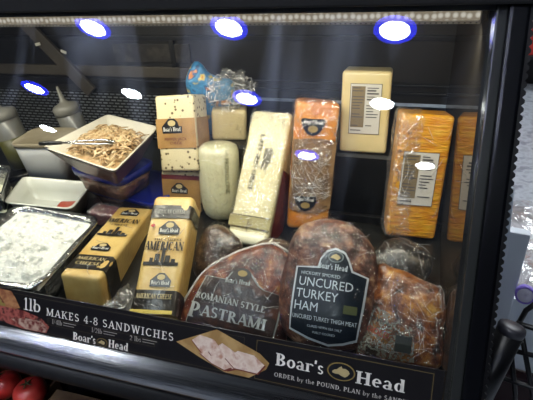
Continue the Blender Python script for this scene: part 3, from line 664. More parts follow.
# tall white swiss
SWI = mat('swiss in paper', 'd5cda6', .45, coat=.5, cbump=.7, col2='c4ba8e', cscale=16, bump=.3, bscale=25)
sw = cheese('swiss_cheese_loaf', 'tall cream swiss cheese loaf with black vertical lettering leaning back in plastic wrap', 'cheese', (-.296, .707, .909), (-39.8, -1.0, -5.8), .088, .279, .075, SWI, .009, .0012, 16, 9, wrap=WRAP)
roman('LACEY SWISS CHEESE', -.012, .228, .0098, FLAT, mat('ink', '161616', .5), sw, .0034, width=.118, rot=-93, name='printed_name', wt=1.2)
for i in range(6): patch('small_print', xf(rect(0, .045 - .006 * (i % 3), 0, .0018), .004 + i * .0028, .2, 1, -93), FLAT, .0030, mat('grey ink', '3c3c3a', .5), sw)
BL = mat('band line', '4a3f30', .5)
patch('band', rect(-.0445, .0445, .034, .058), FLAT, .0026, mat('clear band', '9a9164', .4, coat=.5), sw)
for z in (.034, .0575): patch('band_edge', rect(-.0445, .0445, z, z + .0016), FLAT, .0030, BL, sw)
patch('centre_crease', rect(-.003, -.0015, .0, .06), FLAT, .0034, BL, sw)
bm = rbox_bm(.092, .05, .026, .011, amp=.002, scale=30, seed=3)
for v in bm.verts: v.co += Vector((-.002, -.010, .0))
obj('folded_foot', bm, mat('pale wrap paper', 'dcd8bf', .4, coat=.5, cbump=.5), sw)
bm = bmesh.new(); bm.faces.new([bm.verts.new((.0475, y, z)) for y, z in ((.006, .004), (.07, .004), (.07, .16), (.006, .16))]); obj('side_print', bm, MAROON, sw, False)

creases(sw, lambda u, v: Vector((u, -.0062, v)), (-.042, .042, .225, .272), 40, 5, .0005, .03)
creases(sw, lambda u, v: Vector((u, -.0062, v)), (-.044, .044, .0, .22), 26, 6, .0005, .04)
# orange wrapped cheddar
OR = mat('orange cheddar', 'cc7a16', .4, coat=.5, cbump=.9, col2=['d48c24', 'c07012'], cscale=14, bump=.2, bscale=30)
ow = cheese('wrapped_cheddar_block', 'orange cheese block in crinkled clear wrap with black badges, right of the lettered loaf', 'cheese', (-.189, .786, .909), (-12.3, 6.0, 14), .083, .258, .07, OR, .010, .002, 18, 11, wrap=film('crinkled wrap', base=.05, wrinkle=.65, scale=40, rough=.12))
patch('dark_sleeve', [(-.0415, .045), (-.02, .038), (.0, .036), (.02, .038), (.0415, .05), (.0415, .185), (.01, .190), (-.0415, .186)], FLAT, .0024, mat('brown sleeve', '6e5236', .4, coat=.6, cbump=1, col2=['8c6c48', '4c3626'], cscale=24, cpos=(.3, .7)), ow)
def shield(x, z, s, rot, off=.0034):
    pts = [(-.5, .25), (-.42, .32), (0, .3), (.42, .32), (.5, .25), (.42, -.05), (.22, -.3), (0, -.38), (-.22, -.3), (-.42, -.05)]
    b = patch('badge', xf(pts, x, z, s, rot), FLAT, off, BLACKINK, ow); p = xf([(-.36, .1)], x, z, s, rot)[0]
    roman("Boar's Head", p[0], p[1], s * .16, FLAT, WHITEINK, b, off + .0006, width=s * .72, rot=rot)
    c = xf([(0, -.1)], x, z, s, rot)[0]; patch('badge_oval', ell(c[0], c[1], s * .2, s * .14), FLAT, off + .0006, GOLD, b)
shield(-.006, .212, .048, 0); shield(-.008, .058, .046, 0)
creases(ow, lambda u, v: Vector((u, -.0075, v)), (-.042, .042, .06, .17), 110, 7, .00042, .065)
creases(ow, lambda u, v: Vector((u, -.0068, v)), (-.042, .042, .17, .25), 18, 8, .0005, .04)
# upright white block with ingredient label
WC = mat('white cheddar', 'dccb9a', .4, coat=.5, cbump=.15, col2='d2bd86', cscale=8, sss=.1)
wc = cheese('white_cheddar_block', 'pale cream cheese block with paper label standing on the raised back shelf', 'cheese', (-.096, .890, 1.041), (-8, .6, 2.7), .094, .162, .08, WC, .007, .001, 12, 13)
def factlabel(t, x0, x1, z0, z1, off=.0016):
    patch('paper_label', rect(x0, x1, z0, z1), FLAT, off, mat('label edge', '4e4a42', .5), t)
    e = .001; a = patch('label_face', rect(x0 + e, x1 - e, z0 + e, z1 - e), FLAT, off + .0005, PAPER, t)
    wd, h = x1 - x0, z1 - z0; ink = mat('label ink', '4b4a4c', .6)
    patch('facts_column', rect(x0 + wd * .05, x0 + wd * .48, z0 + h * .14, z1 - h * .05), FLAT, off + .001, PAPERK, a)
    rnd = random.Random(int(z0 * 1e4)); bm = bmesh.new(); bm2 = bmesh.new()
    for i in range(14):
        z = z1 - h * (.09 + .057 * i)
        if rnd.random() < .85: bm.faces.new([bm.verts.new(FLAT(a_, b_, off + .0015)) for a_, b_ in rect(x0 + wd * .07, x0 + wd * (.28 + .18 * rnd.random()), z, z + h * .016)])
        if i not in (5, 11, 12): bm.faces.new([bm.verts.new(FLAT(a_, b_, off + .0015)) for a_, b_ in rect(x0 + wd * .54, x0 + wd * (.72 + .22 * rnd.random()), z, z + h * (.03 if i in (1, 2, 4) else .018))])
    bm.faces.new([bm.verts.new(FLAT(a_, b_, off + .0015)) for a_, b_ in rect(x0 + wd * .06, x0 + wd * .4, z0 + h * .07, z0 + h * .09)])
    obj('label_print', bm, ink, a, False)
factlabel(wc, -.030, .030, .040, .139)
bm = bmesh.new(); p0 = .0066
# orange textured block at the end
OM = mat('cloth-rind cheese', 'b8660e', .4, coat=.4, cbump=.7, col2=['cc8414', 'd89c20', 'e0b23a'], cscale=60, cpos=(.3, .7), bump=1, bscale=120, stretch=(.35, 1, 1.6), detail=8)
ob = cheese('orange_cheese_block', 'tall bright orange textured cheese block with paper label against the mirrored end', 'cheese', (.0135, .800, .909), (-10.7, 3.9, 9.0), .093, .240, .066, OM, .007, .001, 30, 15)
factlabel(ob, -.034, .030, .068, .172)
g = .003; bm = rbox_bm(.05, .066 + 2 * g, .24 + 2 * g, .012, k=14, amp=.006, scale=34, seed=21)
for v in bm.verts: v.co += Vector((-.027, -g, -g))
obj('plastic_wrap', bm, WRAPH, ob)

creases(ob, lambda u, v: Vector((u, -.0075, v)), (-.052, -.018, .08, .23), 60, 17, .00042, .05)
creases(ob, lambda u, v: Vector((u, -.0035, v)), (-.02, .044, .0, .235), 14, 18, .0004, .05)
creases(loafA, lambda u, v: Vector((u, v, .0725)), (-.036, .036, .0, .27), 14, 21, .0004, .03)
creases(loafB, lambda u, v: Vector((u, -.0036, v)), (-.034, .034, .0, .21), 12, 22, .0004, .03)
# ------------------------------------------------------------------ meats
def lump(name, label, cat, loc, rot, outline, f, b, m, amp, scale, seed, bag=VACUUM, e=.9):
    t = thing(name, label, cat, loc, rot); P = Pillow(outline, f, b, e)
    obj('meat', P.bm(0, amp, scale, seed), m, t)
    if bag:
        obj('vacuum_bag', P.bm(.003, amp * 1.6 + .002, scale * 1.7, seed + .3, 22), bag, t)
    return t, P
HAM = mat('smoked ham skin', '1c0d0a', .5, coat=.3, cbump=.6, col2=['40201a', '6a4230', '9c7a5a'], cscale=38, cpos=(.38, .68), bump=.8, bscale=80, detail=8)
ham_o = [(-0.059, 0.085), (-0.039, 0.095), (-0.014, 0.101), (0.017, 0.097), (0.044, 0.081), (0.062, 0.058), (0.072, 0.025), (0.075, -0.008), (0.073, -0.041), (0.063, -0.078), (0.047, -0.095), (0.015, -0.101), (-0.023, -0.1), (-0.054, -0.088), (-0.07, -0.068), (-0.075, -0.045), (-0.075, -0.014), (-0.073, 0.023), (-0.069, 0.06)]
ham, P = lump('turkey_ham', 'large brown turkey ham with a navy shield label, tallest meat in the front row', 'meat', (-.102, .565, .967), (-45, 0, 0), ham_o, .040, .030, HAM, .003, 30, 3)
def hl(pts, dx=.007, dz=-.022): return [(a + dx, b + dz) for a, b in pts]
HLAB = [(-0.054, 0.037), (-0.021, 0.04), (-0.018, 0.054), (-0.010, 0.066), (0.002, 0.071), (0.017, 0.066), (0.024, 0.055), (0.031, 0.04), (0.054, 0.034), (0.052, -0.01), (0.047, -0.058), (0.028, -0.066), (0.007, -0.071), (-0.022, -0.066), (-0.053, -0.056), (-0.054, -0.011)]
def shrink(pts, d):
    cx = sum(p[0] for p in pts) / len(pts); cz = sum(p[1] for p in pts) / len(pts); out = []
    for x, z in pts:
        l = math.hypot(x - cx, z - cz); out.append((x - (x - cx) / l * d, z - (z - cz) / l * d))
    return out
NAVY = mat('navy label', '101922', .35, coat=.5, cbump=.6)
lb = patch('label_border', hl(HLAB), P.map, .006, mat('label white', 'b7bcc0', .4, coat=.4, cbump=.5), ham, cuts=4, smooth=True)
lf = patch('label_face', hl(shrink(HLAB, .0032)), P.map, .0068, NAVY, ham, cuts=4, smooth=True)
patch('emblem_ring', hl(ell(.004, .057, .0115, .0085)), P.map, .0085, mat('silver print', '6f7a78', .5), lf, cuts=1)
patch('emblem_field', hl(ell(.004, .057, .0098, .007)), P.map, .0089, NAVY, lf, cuts=1)
patch('emblem_head', hl([(-.004, .055), (-.001, .059), (.004, .0615), (.009, .059), (.011, .056), (.007, .052), (.002, .054)]), P.map, .0093, LGOLD, lf)
HW = mat('label lettering', 'c2cbd0', .5, coat=.3)
roman("Boar's Head", -.0125, .0155, .0085, P.map, HW, lf, .0090, width=.043)
S = lambda tx, x, z, s, **k: sans(tx, x + .007, z - .022, s, P.map, HW, lf, .0092, **k)
S('HICKORY SMOKED', -.044, .026, .0068)
S('UNCURED', -.046, .0095, .0185, sx=.92); S('TURKEY', -.0475, -.0080, .0185, sx=.92); S('HAM', -.0485, -.0255, .0185, sx=.92)
S('UNCURED TURKEY THIGH MEAT', -.049, -.038, .0088, sx=.72)
S('CURED WITH SEA SALT', 0, -.048, .0048, align='CENTER'); S('FULLY COOKED', 0, -.056, .0045, align='CENTER')
patch('green_seal', hl(rect(.024, .043, -.022, -.010)), P.map, .0085, mat('olive seal', '4d5230', .5), lf)
creases(ham, lambda u, v: P.map(u, v, .0065), (-.06, .06, .02, .09), 16, 41, .0004, .03)
# clip tail of the bag
bm = bmesh.new(); tube(bm, [(-.069, -.005, -.062), (-.080, -.006, -.072), (-.083, -.006, -.080)], [.006, .0035, .006], 10); obj('bag_clip', bm, WRAPH, ham)

PAS = mat('pastrami crust', '1c0c0a', .5, coat=.35, cbump=.9, col2=['4a1a14', '743a20', '967038'], cscale=34, cpos=(.38, .68), bump=.8, bscale=50, detail=8)
pas_o = [(0.047, 0.089), (0.072, 0.076), (0.084, 0.065), (0.095, 0.039), (0.093, -0.006), (0.092, -0.052), (0.086, -0.072), (0.023, -0.083), (-0.044, -0.089), (-0.085, -0.084), (-0.095, -0.073), (-0.087, -0.024), (-0.071, 0.014), (-0.051, 0.041), (-0.01, 0.068), (0.026, 0.085)]
pas, P2 = lump('pastrami', 'wedge-shaped dark pastrami with a see-through printed label, left of the turkey ham', 'meat', (-.249, .545, .932), (-50, 0, 0), pas_o, .030, .024, PAS, .003, 26, 5)
PL = [(-0.061, 0.03), (-0.023, 0.028), (-0.017, 0.04), (-0.003, 0.049), (0.014, 0.045), (0.033, 0.025), (0.043, 0.02), (0.072, 0.016), (0.070, -0.026), (0.067, -0.055), (-0.078, -0.050), (-0.073, -0.012)]
pl_ = [(a + .010, b - .012) for a, b in PL]
SIL = mat('silver lettering', '9a9c98', .4, coat=.4)
lb = patch('label_border', pl_, P2.map, .006, mat('silver edge', '878a86', .4, coat=.5), pas, cuts=4, smooth=True)
lf = patch('label_face', shrink(pl_, .0022), P2.map, .0068, mat('smoky label', '33231d', .35, coat=.6, cbump=.8, col2=['241c1a', '4a2c1c'], cscale=30), pas, cuts=4, smooth=True)
patch('emblem_field', ell(.012, .026, .016, .011), P2.map, .0085, mat('brown oval', '2a211b', .4), lf, cuts=1); patch('emblem_head', ell(.013, .028, .008, .005), P2.map, .0090, GOLD, lf)
roman("Boar's Head", -.013, .0105, .0075, P2.map, SIL, lf, .0092, width=.042)
roman("ROMANIAN STYLE", -.058, -.0200, .0098, P2.map, SIL, lf, .0092, width=.118, rot=-3)
roman("P", -.066, -.050, .024, P2.map, SIL, lf, .0092, width=.022, rot=-3); roman("ASTRAMI", -.043, -.0462, .0165, P2.map, SIL, lf, .0092, width=.108, rot=-3)
creases(pas, lambda u, v: P2.map(u, v, .0075), (-.06, .085, -.05, .06), 34, 43, .0004, .035)
# white bag seam along the upper-left edge
bm = bmesh.new(); seam = [P2.map(a * .99, b * .99, .0) + Vector((0, -.004, 0)) for a, b in ((-.098, -.075), (-.090, -.024), (-.074, .016), (-.053, .043), (-.012, .071), (.026, .088), (.046, .092), (.072, .080))]
tube(bm, seam, .0022, 8); obj('bag_seam', bm, mat('milky film', 'b9b5ae', .3, coat=.5), pas)

RO = mat('glazed roast', '241207', .4, coat=.5, cbump=1, col2=['6a3610', '96601c', 'c49a50'], cscale=34, cpos=(.36, .70), bump=.9, bscale=70, detail=8)
ro_o = [(-0.041, 0.068), (-0.019, 0.067), (0.014, 0.058), (0.035, 0.052), (0.051, 0.046), (0.058, 0.028), (0.06, -0.014), (0.059, -0.062), (0.029, -0.070), (-0.012, -0.070), (-0.060, -0.070), (-0.051, -0.033), (-0.046, 0.011)]
ro, P3 = lump('glazed_roast', 'shiny golden-brown roast in a vacuum bag at the right end of the front row', 'meat', (.010, .545, .944), (-45, 0, 0), ro_o, .030, .022, RO, .004, 30, 8)
bm = bmesh.new(); pts = [(-.056, -.012), (-.050, .004), (-.038, .006), (.006, -.012), (.018, -.020), (.022, -.064), (-.056, -.064)]
lfm = bpy.data.materials.new('clear printed label'); lfm.use_nodes = True; nt = lfm.node_tree; bb = nt.nodes['Principled BSDF']; bb.inputs['Base Color'].default_value = lin('7d7a6c'); bb.inputs['Roughness'].default_value = .3
tc = nt.nodes.new('ShaderNodeTexCoord'); n_ = nt.nodes.new('ShaderNodeTexNoise'); n_.inputs['Scale'].default_value = 120; n_.inputs['Distortion'].default_value = 2; nt.links.new(tc.outputs['Object'], n_.inputs['Vector'])
r_ = nt.nodes.new('ShaderNodeValToRGB'); r_.color_ramp.elements[0].position = .45; r_.color_ramp.elements[0].color = (0.05, .05, .05, 1); r_.color_ramp.elements[1].position = .56; r_.color_ramp.elements[1].color = (.75, .75, .75, 1)
nt.links.new(n_.outputs['Fac'], r_.inputs[0]); nt.links.new(r_.outputs[0], bb.inputs['Alpha'])
lf = patch('clear_label', [(a, b) for a, b in pts], P3.map, .006, lfm, ro, cuts=4, smooth=True)
DK = mat('dark print', '20242a', .4)
for a, b, s, rr, tx, mm_ in ((-.044, -.014, .010, -14, 'OVEN', DK), (-.048, -.030, .012, -14, 'GOLD', mat('red print', '8a2a1c', .5)), (-.008, -.030, .007, -10, 'ROASTED', DK), (-.046, -.046, .009, -8, 'CHICKEN', GREY)):
    sans(tx, a, b, s, P3.map, mm_, lf, .0078, rot=rr)
patch('dark_panel', rect(-.006, .016, -.052, -.030), P3.map, .0072, mat('panel grey', '2e302c', .4), lf, cuts=1)

creases(ro, lambda u, v: P3.map(u, v, .0065), (-.045, .055, -.06, .05), 70, 42, .00028, .045)
DM = mat('dark smoked meat', '2a1c16', .4, coat=.8, cbump=1, col2=['4a3424', '1c110d', '5c4430'], cscale=30, cpos=(.3, .7), bump=.8, bscale=60)
rnd_o = lambda a, b: [(a * cos(RA(k * 30)) * (1 + .06 * sin(k * 2.1)), b * sin(RA(k * 30)) * (1 + .06 * cos(k * 1.7))) for k in range(12)]
lump('smoked_meat_piece', 'dark smoked meat wedged between the leaning american loaf and the pastrami', 'meat', (-.318, .628, .937), (-42, 0, 8), rnd_o(.046, .056), .030, .026, DM, .004, 30, 12)
_, P4 = bt = lump('smoked_meat_piece', 'blackened meat in a shiny bag behind the golden roast, by the mirrored end', 'meat', (.002, .672, .940), (-62, 0, 0), rnd_o(.050, .044), .026, .026, mat('black smoked meat', '15110f', .3, coat=.2, cbump=1.2, col2=['2c241e', '0c0908'], cscale=30), .004, 30, 14)
creases(bt[0], lambda u, v: P4.map(u, v, .006), (-.045, .045, -.04, .04), 22, 44, .00028, .045)
lump('smoked_meat_piece', 'dark bagged meat lying behind the pastrami under the lettered loaf', 'meat', (-.215, .655, .930), (-60, 0, -6), rnd_o(.055, .036), .018, .018, DM, .003, 30, 16)

# ------------------------------------------------------------------ pans, tubs and trays at the left
FOIL = mat('aluminium foil', 'c3c5c6', .24, 1, bump=.9, bscale=60, col2='aeb0b1', cscale=20)
def dish(name, label, cat, corners, z0, z1, m, slope=.82, r=.02, rimw=.006, thick=.003, wob=0, rot=None):
    t = thing(name, label, cat, (sum(c[0] for c in corners) / 4, sum(c[1] for c in corners) / 4, z0)); ce = t.location
    C4 = [(c[0] - ce.x, c[1] - ce.y) for c in corners]; H = z1 - z0
    loops = [rquad(C4, r * .8, z=0, scale=slope), rquad(C4, r, z=H * .93, scale=.99), rquad(C4, r, z=H - .001, rim=rimw), rquad(C4, r, z=H + .001, rim=rimw), rquad(C4, r, z=H + .001, rim=0), rquad(C4, r * .9, z=H * .5, scale=(1 + slope) / 2 - thick * 6), rquad(C4, r * .7, z=thick, scale=slope - thick * 5)]
    bm = bmesh.new(); loft(bm, loops)
    if wob:
        bmesh.ops.subdivide_edges(bm, edges=bm.edges, cuts=2, use_grid_fill=True)
        for v in bm.verts: v.co += Vector((noise.noise(v.co * 70), noise.noise(v.co * 70 + Vector((5, 0, 0))), noise.noise(v.co * 60 + Vector((0, 9, 0))))) * wob
    return t, C4, bm, H
def put(t, bm, m, name): return obj(name, bm, m, t)
def heap(name, corners, scale, z, h, m, parent=None, amp=.01, nscale=30, seed=0, n=46, edge=.0):
    """a bumpy fill surface inside a quad, closed underneath"""
    c = [Vector((p[0], p[1], 0)) for p in corners]; ce = sum(c, Vector()) / 4; c = [ce + (p - ce) * scale for p in c]
    bm = bmesh.new(); g = []
    for i in range(n + 1):
        row = []
        for j in range(n + 1):
            u, v = i / n, j / n; p = c[0] * (1 - u) * (1 - v) + c[1] * (1 - u) * v + c[2] * u * v + c[3] * u * (1 - v)
            e = min(1, 4.5 * min(u, 1 - u, v, 1 - v)) ** .5
            q = Vector((p.x, p.y, 0)) * nscale + Vector((seed, 0, seed))
            p.z = z + e * (h + amp * (noise.noise(q) + .6 * noise.noise(q * 2.3) + .4 * noise.noise(q * 5)))
            row.append(bm.verts.new(p))
        g.append(row)
    for i in range(n):
        for j in range(n): bm.faces.new((g[i][j], g[i + 1][j], g[i + 1][j + 1], g[i][j + 1]))
    return bm
# big foil pan with white curd
pc = [(-.815, .684), (-.608, .672), (-.583, .468), (-.800, .450)]
t, C4, bm, H = dish('foil_pan', 'crinkled foil pan of white crumbled cheese at the front left', 'pan', pc, .872, .950, FOIL, .84, .03, .010, wob=.0035); put(t, bm, FOIL, 'pan_body')
bm = heap('wrap', C4, 1.04, .0815, .015, None, amp=.006, nscale=28, seed=3, n=50); obj('plastic_cover', bm, film('pan cover', base=.02, wrinkle=.14, scale=34, rough=.12), t)
bm = heap('c', [(p[0], p[1]) for p in pc], .99, .936, .016, None, amp=.007, nscale=85, seed=1, n=110)
o = obj('crumbled_cheese', bm, mat('white curd', 'cfd0ca', .6, col2=['e6e6e0', 'a5a8a2'], cscale=50, cpos=(.35, .65), bump=1, bscale=130, sss=.1)); tag(o, 'white crumbled fresh cheese filling the front foil pan', 'cheese', None, 'stuff')
# small foil pan at the left edge
pf = [(-1.055, .800), (-.925, .788), (-.835, .668), (-.975, .655)]
t, C4, bm, H = dish('foil_pan', 'small foil pan cut off by the left edge, behind the larger one', 'pan', pf, .904, .985, FOIL, .8, .02, .006, wob=.002); put(t, bm, FOIL, 'pan_body')
bm = heap('c', pf, .9, .935, .01, None, amp=.004, nscale=40, seed=5, n=24); o = obj('shredded_cheese', bm, mat('pale shreds', 'c9c7ae', .6, bump=1, bscale=120)); tag(o, 'pale shredded filling in the small foil pan at the left edge', 'cheese', None, 'stuff')
# white square dish with red sauce
WP = mat('white melamine', 'c9cac0', .3, coat=.3)
pd = [(-.900, .800), (-.712, .806), (-.684, .694), (-.850, .688)]
t, C4, bm, H = dish('serving_dish', 'nearly empty white square dish with a smear of red sauce, behind the curd pan', 'dish', pd, .9022, .955, WP, .80, .018, .005); put(t, bm, WP, 'dish_body')
o = obj('sauce', rbox_bm(.05, .055, .006, .0028, k=5, amp=.002, scale=40), mat('red sauce', 'a23c22', .25, coat=.7), None, loc=(-.748, .722, .9085), rot=(4, -1, 10)); tag(o, 'patch of orange-red sauce in the corner of the white square dish', 'sauce')
# tub
tb = thing('food_tub', 'white plastic food tub with tan-edged lid behind the square dish', 'tub', (-.862, .868, .9005), (0, 0, 8)); H = .134
q = [(-.064, -.052), (.064, -.052), (.064, .052), (-.064, .052)]
bm = bmesh.new(); loft(bm, [rquad(q, .02, z=0, scale=.80), rquad(q, .024, z=H * .8, scale=.97), rquad(q, .024, z=H, scale=1.0)]); obj('tub_body', bm, mat('white tub', 'b9babb', .35, coat=.2, sss=.1), tb)
bm = bmesh.new(); loft(bm, [rquad(q, .026, z=H - .006, scale=1.04), rquad(q, .026, z=H + .003, scale=1.05), rquad(q, .026, z=H + .005, scale=1.02), rquad(q, .02, z=H + .002, scale=.94)]); obj('lid', bm, mat('tan lid', '857b66', .4, col2='9a9282', cscale=9), tb)
# containers with blue lids
BLU = mat('blue plastic', '0f1d78', .3, coat=.4); CLR = film('clear tub', base=.08, wrinkle=.1, scale=10, rough=.12)
MEAT = mat('cooked meat', '5c3a2a', .5, coat=.4, col2=['7c5844', '3a2018'], cscale=50, cpos=(.35, .65), bump=1, bscale=90)
def tub(label, loc, rz, a, b, H, lid=.010):
    t = thing('storage_container', label, 'container', loc, (0, 0, rz)); q = [(-a, -b), (a, -b), (a, b), (-a, b)]
    bm = bmesh.new(); loft(bm, [rquad(q, .018, z=0, scale=.84), rquad(q, .02, z=H - lid, scale=.97)], True, False); obj('clear_body', bm, CLR, t)
    bm = bmesh.new(); loft(bm, [rquad(q, .016, z=.002, scale=.82), rquad(q, .02, z=H * .45, scale=.90), rquad(q, .02, z=H - lid - .006, scale=.94), rquad(q, .02, z=H - lid - .003, scale=.7)])
    noisy(bm, .002, 60); obj('meat_filling', bm, MEAT, t)
    bm = bmesh.new(); loft(bm, [rquad(q, .022, z=H - lid, scale=1.02), rquad(q, .022, z=H - .002, scale=1.04), rquad(q, .022, z=H, scale=1.01), rquad(q, .02, z=H - .003, scale=.9)]); obj('lid', bm, BLU, t)
    return t
tub('blue-lidded container lowest in the stack, wider than the one it carries', (-.604, .838, .9005), -12, .104, .066, .050, .014)
tub('blue-lidded clear container of cooked meat carrying the white tray', (-.640, .806, .9510), -14, .078, .054, .060, .016)
# red pack
rp = thing('meat_pack', 'flat dark red vacuum pack of sliced meat behind the american loaf', 'meat', (-.615, .712, .9025), (0, 0, -4))
obj('meat_slab', rbox_bm(.100, .042, .034, .007, amp=.002, scale=30, seed=2), mat('dark red meat', '5c1418', .3, coat=.8, cbump=.9, col2='7a2024', cscale=20), rp)
obj('plastic_wrap', rbox_bm(.105, .047, .0375, .008, amp=.003, scale=50, seed=4), WRAPH, rp).location = (0, -.0025, -.001)
rp2 = thing('meat_pack', 'dark red wrapped pack glimpsed between the white tub and the blue lid', 'meat', (-.735, .850, .9005), (0, 0, 0))
obj('meat_slab', rbox_bm(.05, .05, .115, .010, amp=.002, scale=30, seed=2), mat('dark red meat', '5c1418'), rp2)
# tray of shredded chicken
pt = [(-.735, .728), (-.712, .925), (-.546, .868), (-.519, .655)]
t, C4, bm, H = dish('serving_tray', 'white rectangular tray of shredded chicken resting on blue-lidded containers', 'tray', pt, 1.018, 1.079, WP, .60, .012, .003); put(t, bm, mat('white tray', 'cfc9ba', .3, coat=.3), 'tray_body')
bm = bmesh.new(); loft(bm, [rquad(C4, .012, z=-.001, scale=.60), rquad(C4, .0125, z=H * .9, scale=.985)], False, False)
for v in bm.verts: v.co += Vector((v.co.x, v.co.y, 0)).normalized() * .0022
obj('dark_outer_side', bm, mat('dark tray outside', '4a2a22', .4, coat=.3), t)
rnd = random.Random(4); bm = heap('c', pt, .80, 1.050, .014, None, amp=.010, nscale=35, seed=9, n=40)
ce = Vector((sum(p[0] for p in pt) / 4, sum(p[1] for p in pt) / 4, 0))
for i in range(620):
    u, v = rnd.gauss(0, .45), rnd.gauss(0, .45)
    if abs(u) > .85 or abs(v) > .85: continue
    p = ce + Vector((.205 * .43 * u + .0 * v, -.07 * u * .43 + .19 * .43 * v, 1.064 + .016 * (1 - u * u) * (1 - v * v) + rnd.uniform(0, .006)))
    a = rnd.uniform(0, pi); L_ = rnd.uniform(.006, .018); dx, dy, dz = cos(a) * L_, sin(a) * L_, rnd.uniform(-.003, .004)
    tube(bm, [p - Vector((dx, dy, dz + .002)), p + Vector((rnd.uniform(-.003, .003), rnd.uniform(-.003, .003), .002)), p + Vector((dx, dy, dz - .002))], [.001, rnd.uniform(.0018, .0034), .001], 5)
o = obj('shredded_chicken', bm, mat('chicken shreds', 'b0966c', .5, coat=.2, col2=['c4ac84', '967448', 'cdbb98'], cscale=45, cpos=(.3, .7))); tag(o, 'pile of tan shredded chicken in the white tray', 'chicken', None, 'stuff')
tg = thing('serving_tongs', 'steel serving tongs with black grip lying over the chicken tray', 'tongs', (-.725, .722, 1.090), (3, 0, 10))
bm = bmesh.new(); tube(bm, [(-.012, 0, 0), (.010, 0, .001), (.035, .003, .0)], [.0045, .005, .0035], 10); obj('grip', bm, BLACK, tg)
for s in (-1, 1):
    bm = bmesh.new(); tube(bm, [(.03, .003, 0), (.07, .003 + s * .006, .001), (.12, .006 + s * .010, .0), (.145, .01 + s * .004, -.004)], [.0016, .002, .0028, .0035], 8); obj('arm', bm, STEEL, tg)
# squeeze bottles
def bottle(label, loc, rot, liquid, R=.034, Hh=.15):
    t = thing('squeeze_bottle', label, 'bottle', loc, rot)
    bm = bmesh.new(); lathe(bm, [(R * .95, 0), (R, .006), (R, Hh * .98), (R * .9, Hh)], 28); obj('bottle_body', bm, mat('milky bottle', '6a6962', .35, coat=.3, sss=.2), t)
    bm = bmesh.new(); lathe(bm, [(R * 1.012, .004), (R * 1.012, Hh * .62)], 28); obj('sauce_fill', bm, liquid, t)
    bm = bmesh.new(); lathe(bm, [(R * 1.05, Hh - .004), (R * 1.05, Hh + .016), (R * .9, Hh + .022), (.012, Hh + .028), (.007, Hh + .036), (.003, Hh + .07), (.0015, Hh + .071)], 28); obj('nozzle_cap', bm, mat('bottle cap', '7a7870', .4), t)
bottle('clear squeeze bottle of pale sauce with pointed nozzle at the back left', (-.868, 1.00, .903), (0, -10, 0), mat('pale sauce', '9a927e', .4), .033, .150)
bottle('squat squeeze bottle of olive-yellow sauce at the far left', (-1.045, .95, .904), (0, -10, 0), mat('olive sauce', '4c4a20', .4), .038, .142)
# black handled utensils lying at far left
ut = thing('black_scoop', 'black plastic scoop lying beside the tub at the left edge', 'utensil', (-.93, .83, .9005), (0, 0, 30))
bm = bmesh.new(); tube(bm, [(-.06, 0, .03), (.0, 0, .04), (.05, 0, .05)], [.008, .007, .010], 10); lathe(bm, [(.01, .0), (.026, .004), (.030, .028), (.028, .030)], 20, (-.07, 0, 0)); obj('scoop_body', bm, BLACK, ut)

# ------------------------------------------------------------------ fruit below the bumper
TOM = mat('tomato skin', 'b02a26', .35, coat=.3, col2='c4463c', cscale=12); CARD = mat('cardboard', '5d4630', .8, col2='6b533a', cscale=30, bump=.3, bscale=80)
crate = thing('produce_box', 'open cardboard produce box under the bumper at the lower left', 'box', (-.755, .33, .6005))
for nm, a in (('side_panel', (-.26, .15, -.125, -.120)), ('side_panel', (-.26, .15, .120, .125)), ('side_panel', (-.26, -.255, -.12, .12)), ('side_panel', (.145, .15, -.12, .12))): boxo(nm, a[0], a[1], a[2], a[3], 0, .125, CARD, crate)
boxo('base_panel', -.255, .145, -.12, .12, 0, .004, CARD, crate)
rnd = random.Random(7); spots = []
for r_, (zz, n0) in enumerate(((.640, 6), (.685, 6), (.730, 5))):
    for i in range(n0):
        for j in range(3): spots.append((-.632 - i * .060 - (r_ % 2) * .026 + rnd.uniform(-.003, .003), .412 - j * .061 - (r_ % 2) * .014, zz))
proto = None
tops = [s for s in spots if s[2] > .7]
pos = {0: 'the right', 1: 'the second from right', 2: 'the third from right', 3: 'the fourth from right', 4: 'the left'}
for k, s in enumerate(tops):
    i, j = k // 3, k % 3
    lab = f"red tomato in the produce box, {['right end', 'second from right', 'middle', 'second from left', 'left end'][i]} of the {['back', 'middle', 'front'][j]} row"
    if proto is None:
        proto = thing('tomato', lab, 'tomato', s, group='red tomatoes in the produce box')
        bm = bmesh.new(); bmesh.ops.create_uvsphere(bm, u_segments=28, v_segments=18, radius=.030)
        for v in bm.verts:
            a = math.atan2(v.co.y, v.co.x); rr = math.hypot(v.co.x, v.co.y) / .03; v.co.z *= .86; v.co.z -= .006 * (1 - rr) ** 3 * (1 if v.co.z > 0 else -1) * 1.5; f = 1 + .02 * cos(5 * a) * rr; v.co.x *= f; v.co.y *= f
        obj('fruit', bm, TOM, proto)
        bm = bmesh.new()
        for q in range(5):
            a = 2 * pi * q / 5; tube(bm, [(0, 0, .0235), (.006 * cos(a), .006 * sin(a), .0245), (.013 * cos(a), .013 * sin(a), .0245)], [.0016, .0014, .0004], 5)
        obj('calyx', bm, mat('tomato leaf', '39421c', .6), proto)
    else:
        c = proto.copy(); COL.objects.link(c); c.location = s; c['label'] = lab
        for ch in list(proto.children): d_ = ch.copy(); COL.objects.link(d_); d_.parent = c
        c.rotation_euler = (rnd.uniform(-.5, .5), rnd.uniform(-.5, .5), rnd.uniform(0, 6))
bm = bmesh.new(); box(bm, -.245, .135, -.11, .112, .006, .092, .01); obj('paper_liner', bm, CARD, crate, False)
bx = thing('cardboard_box', 'closed brown cardboard box right of the tomatoes, under the bumper', 'box', (-.385, .335, .6005), (0, 0, 1))
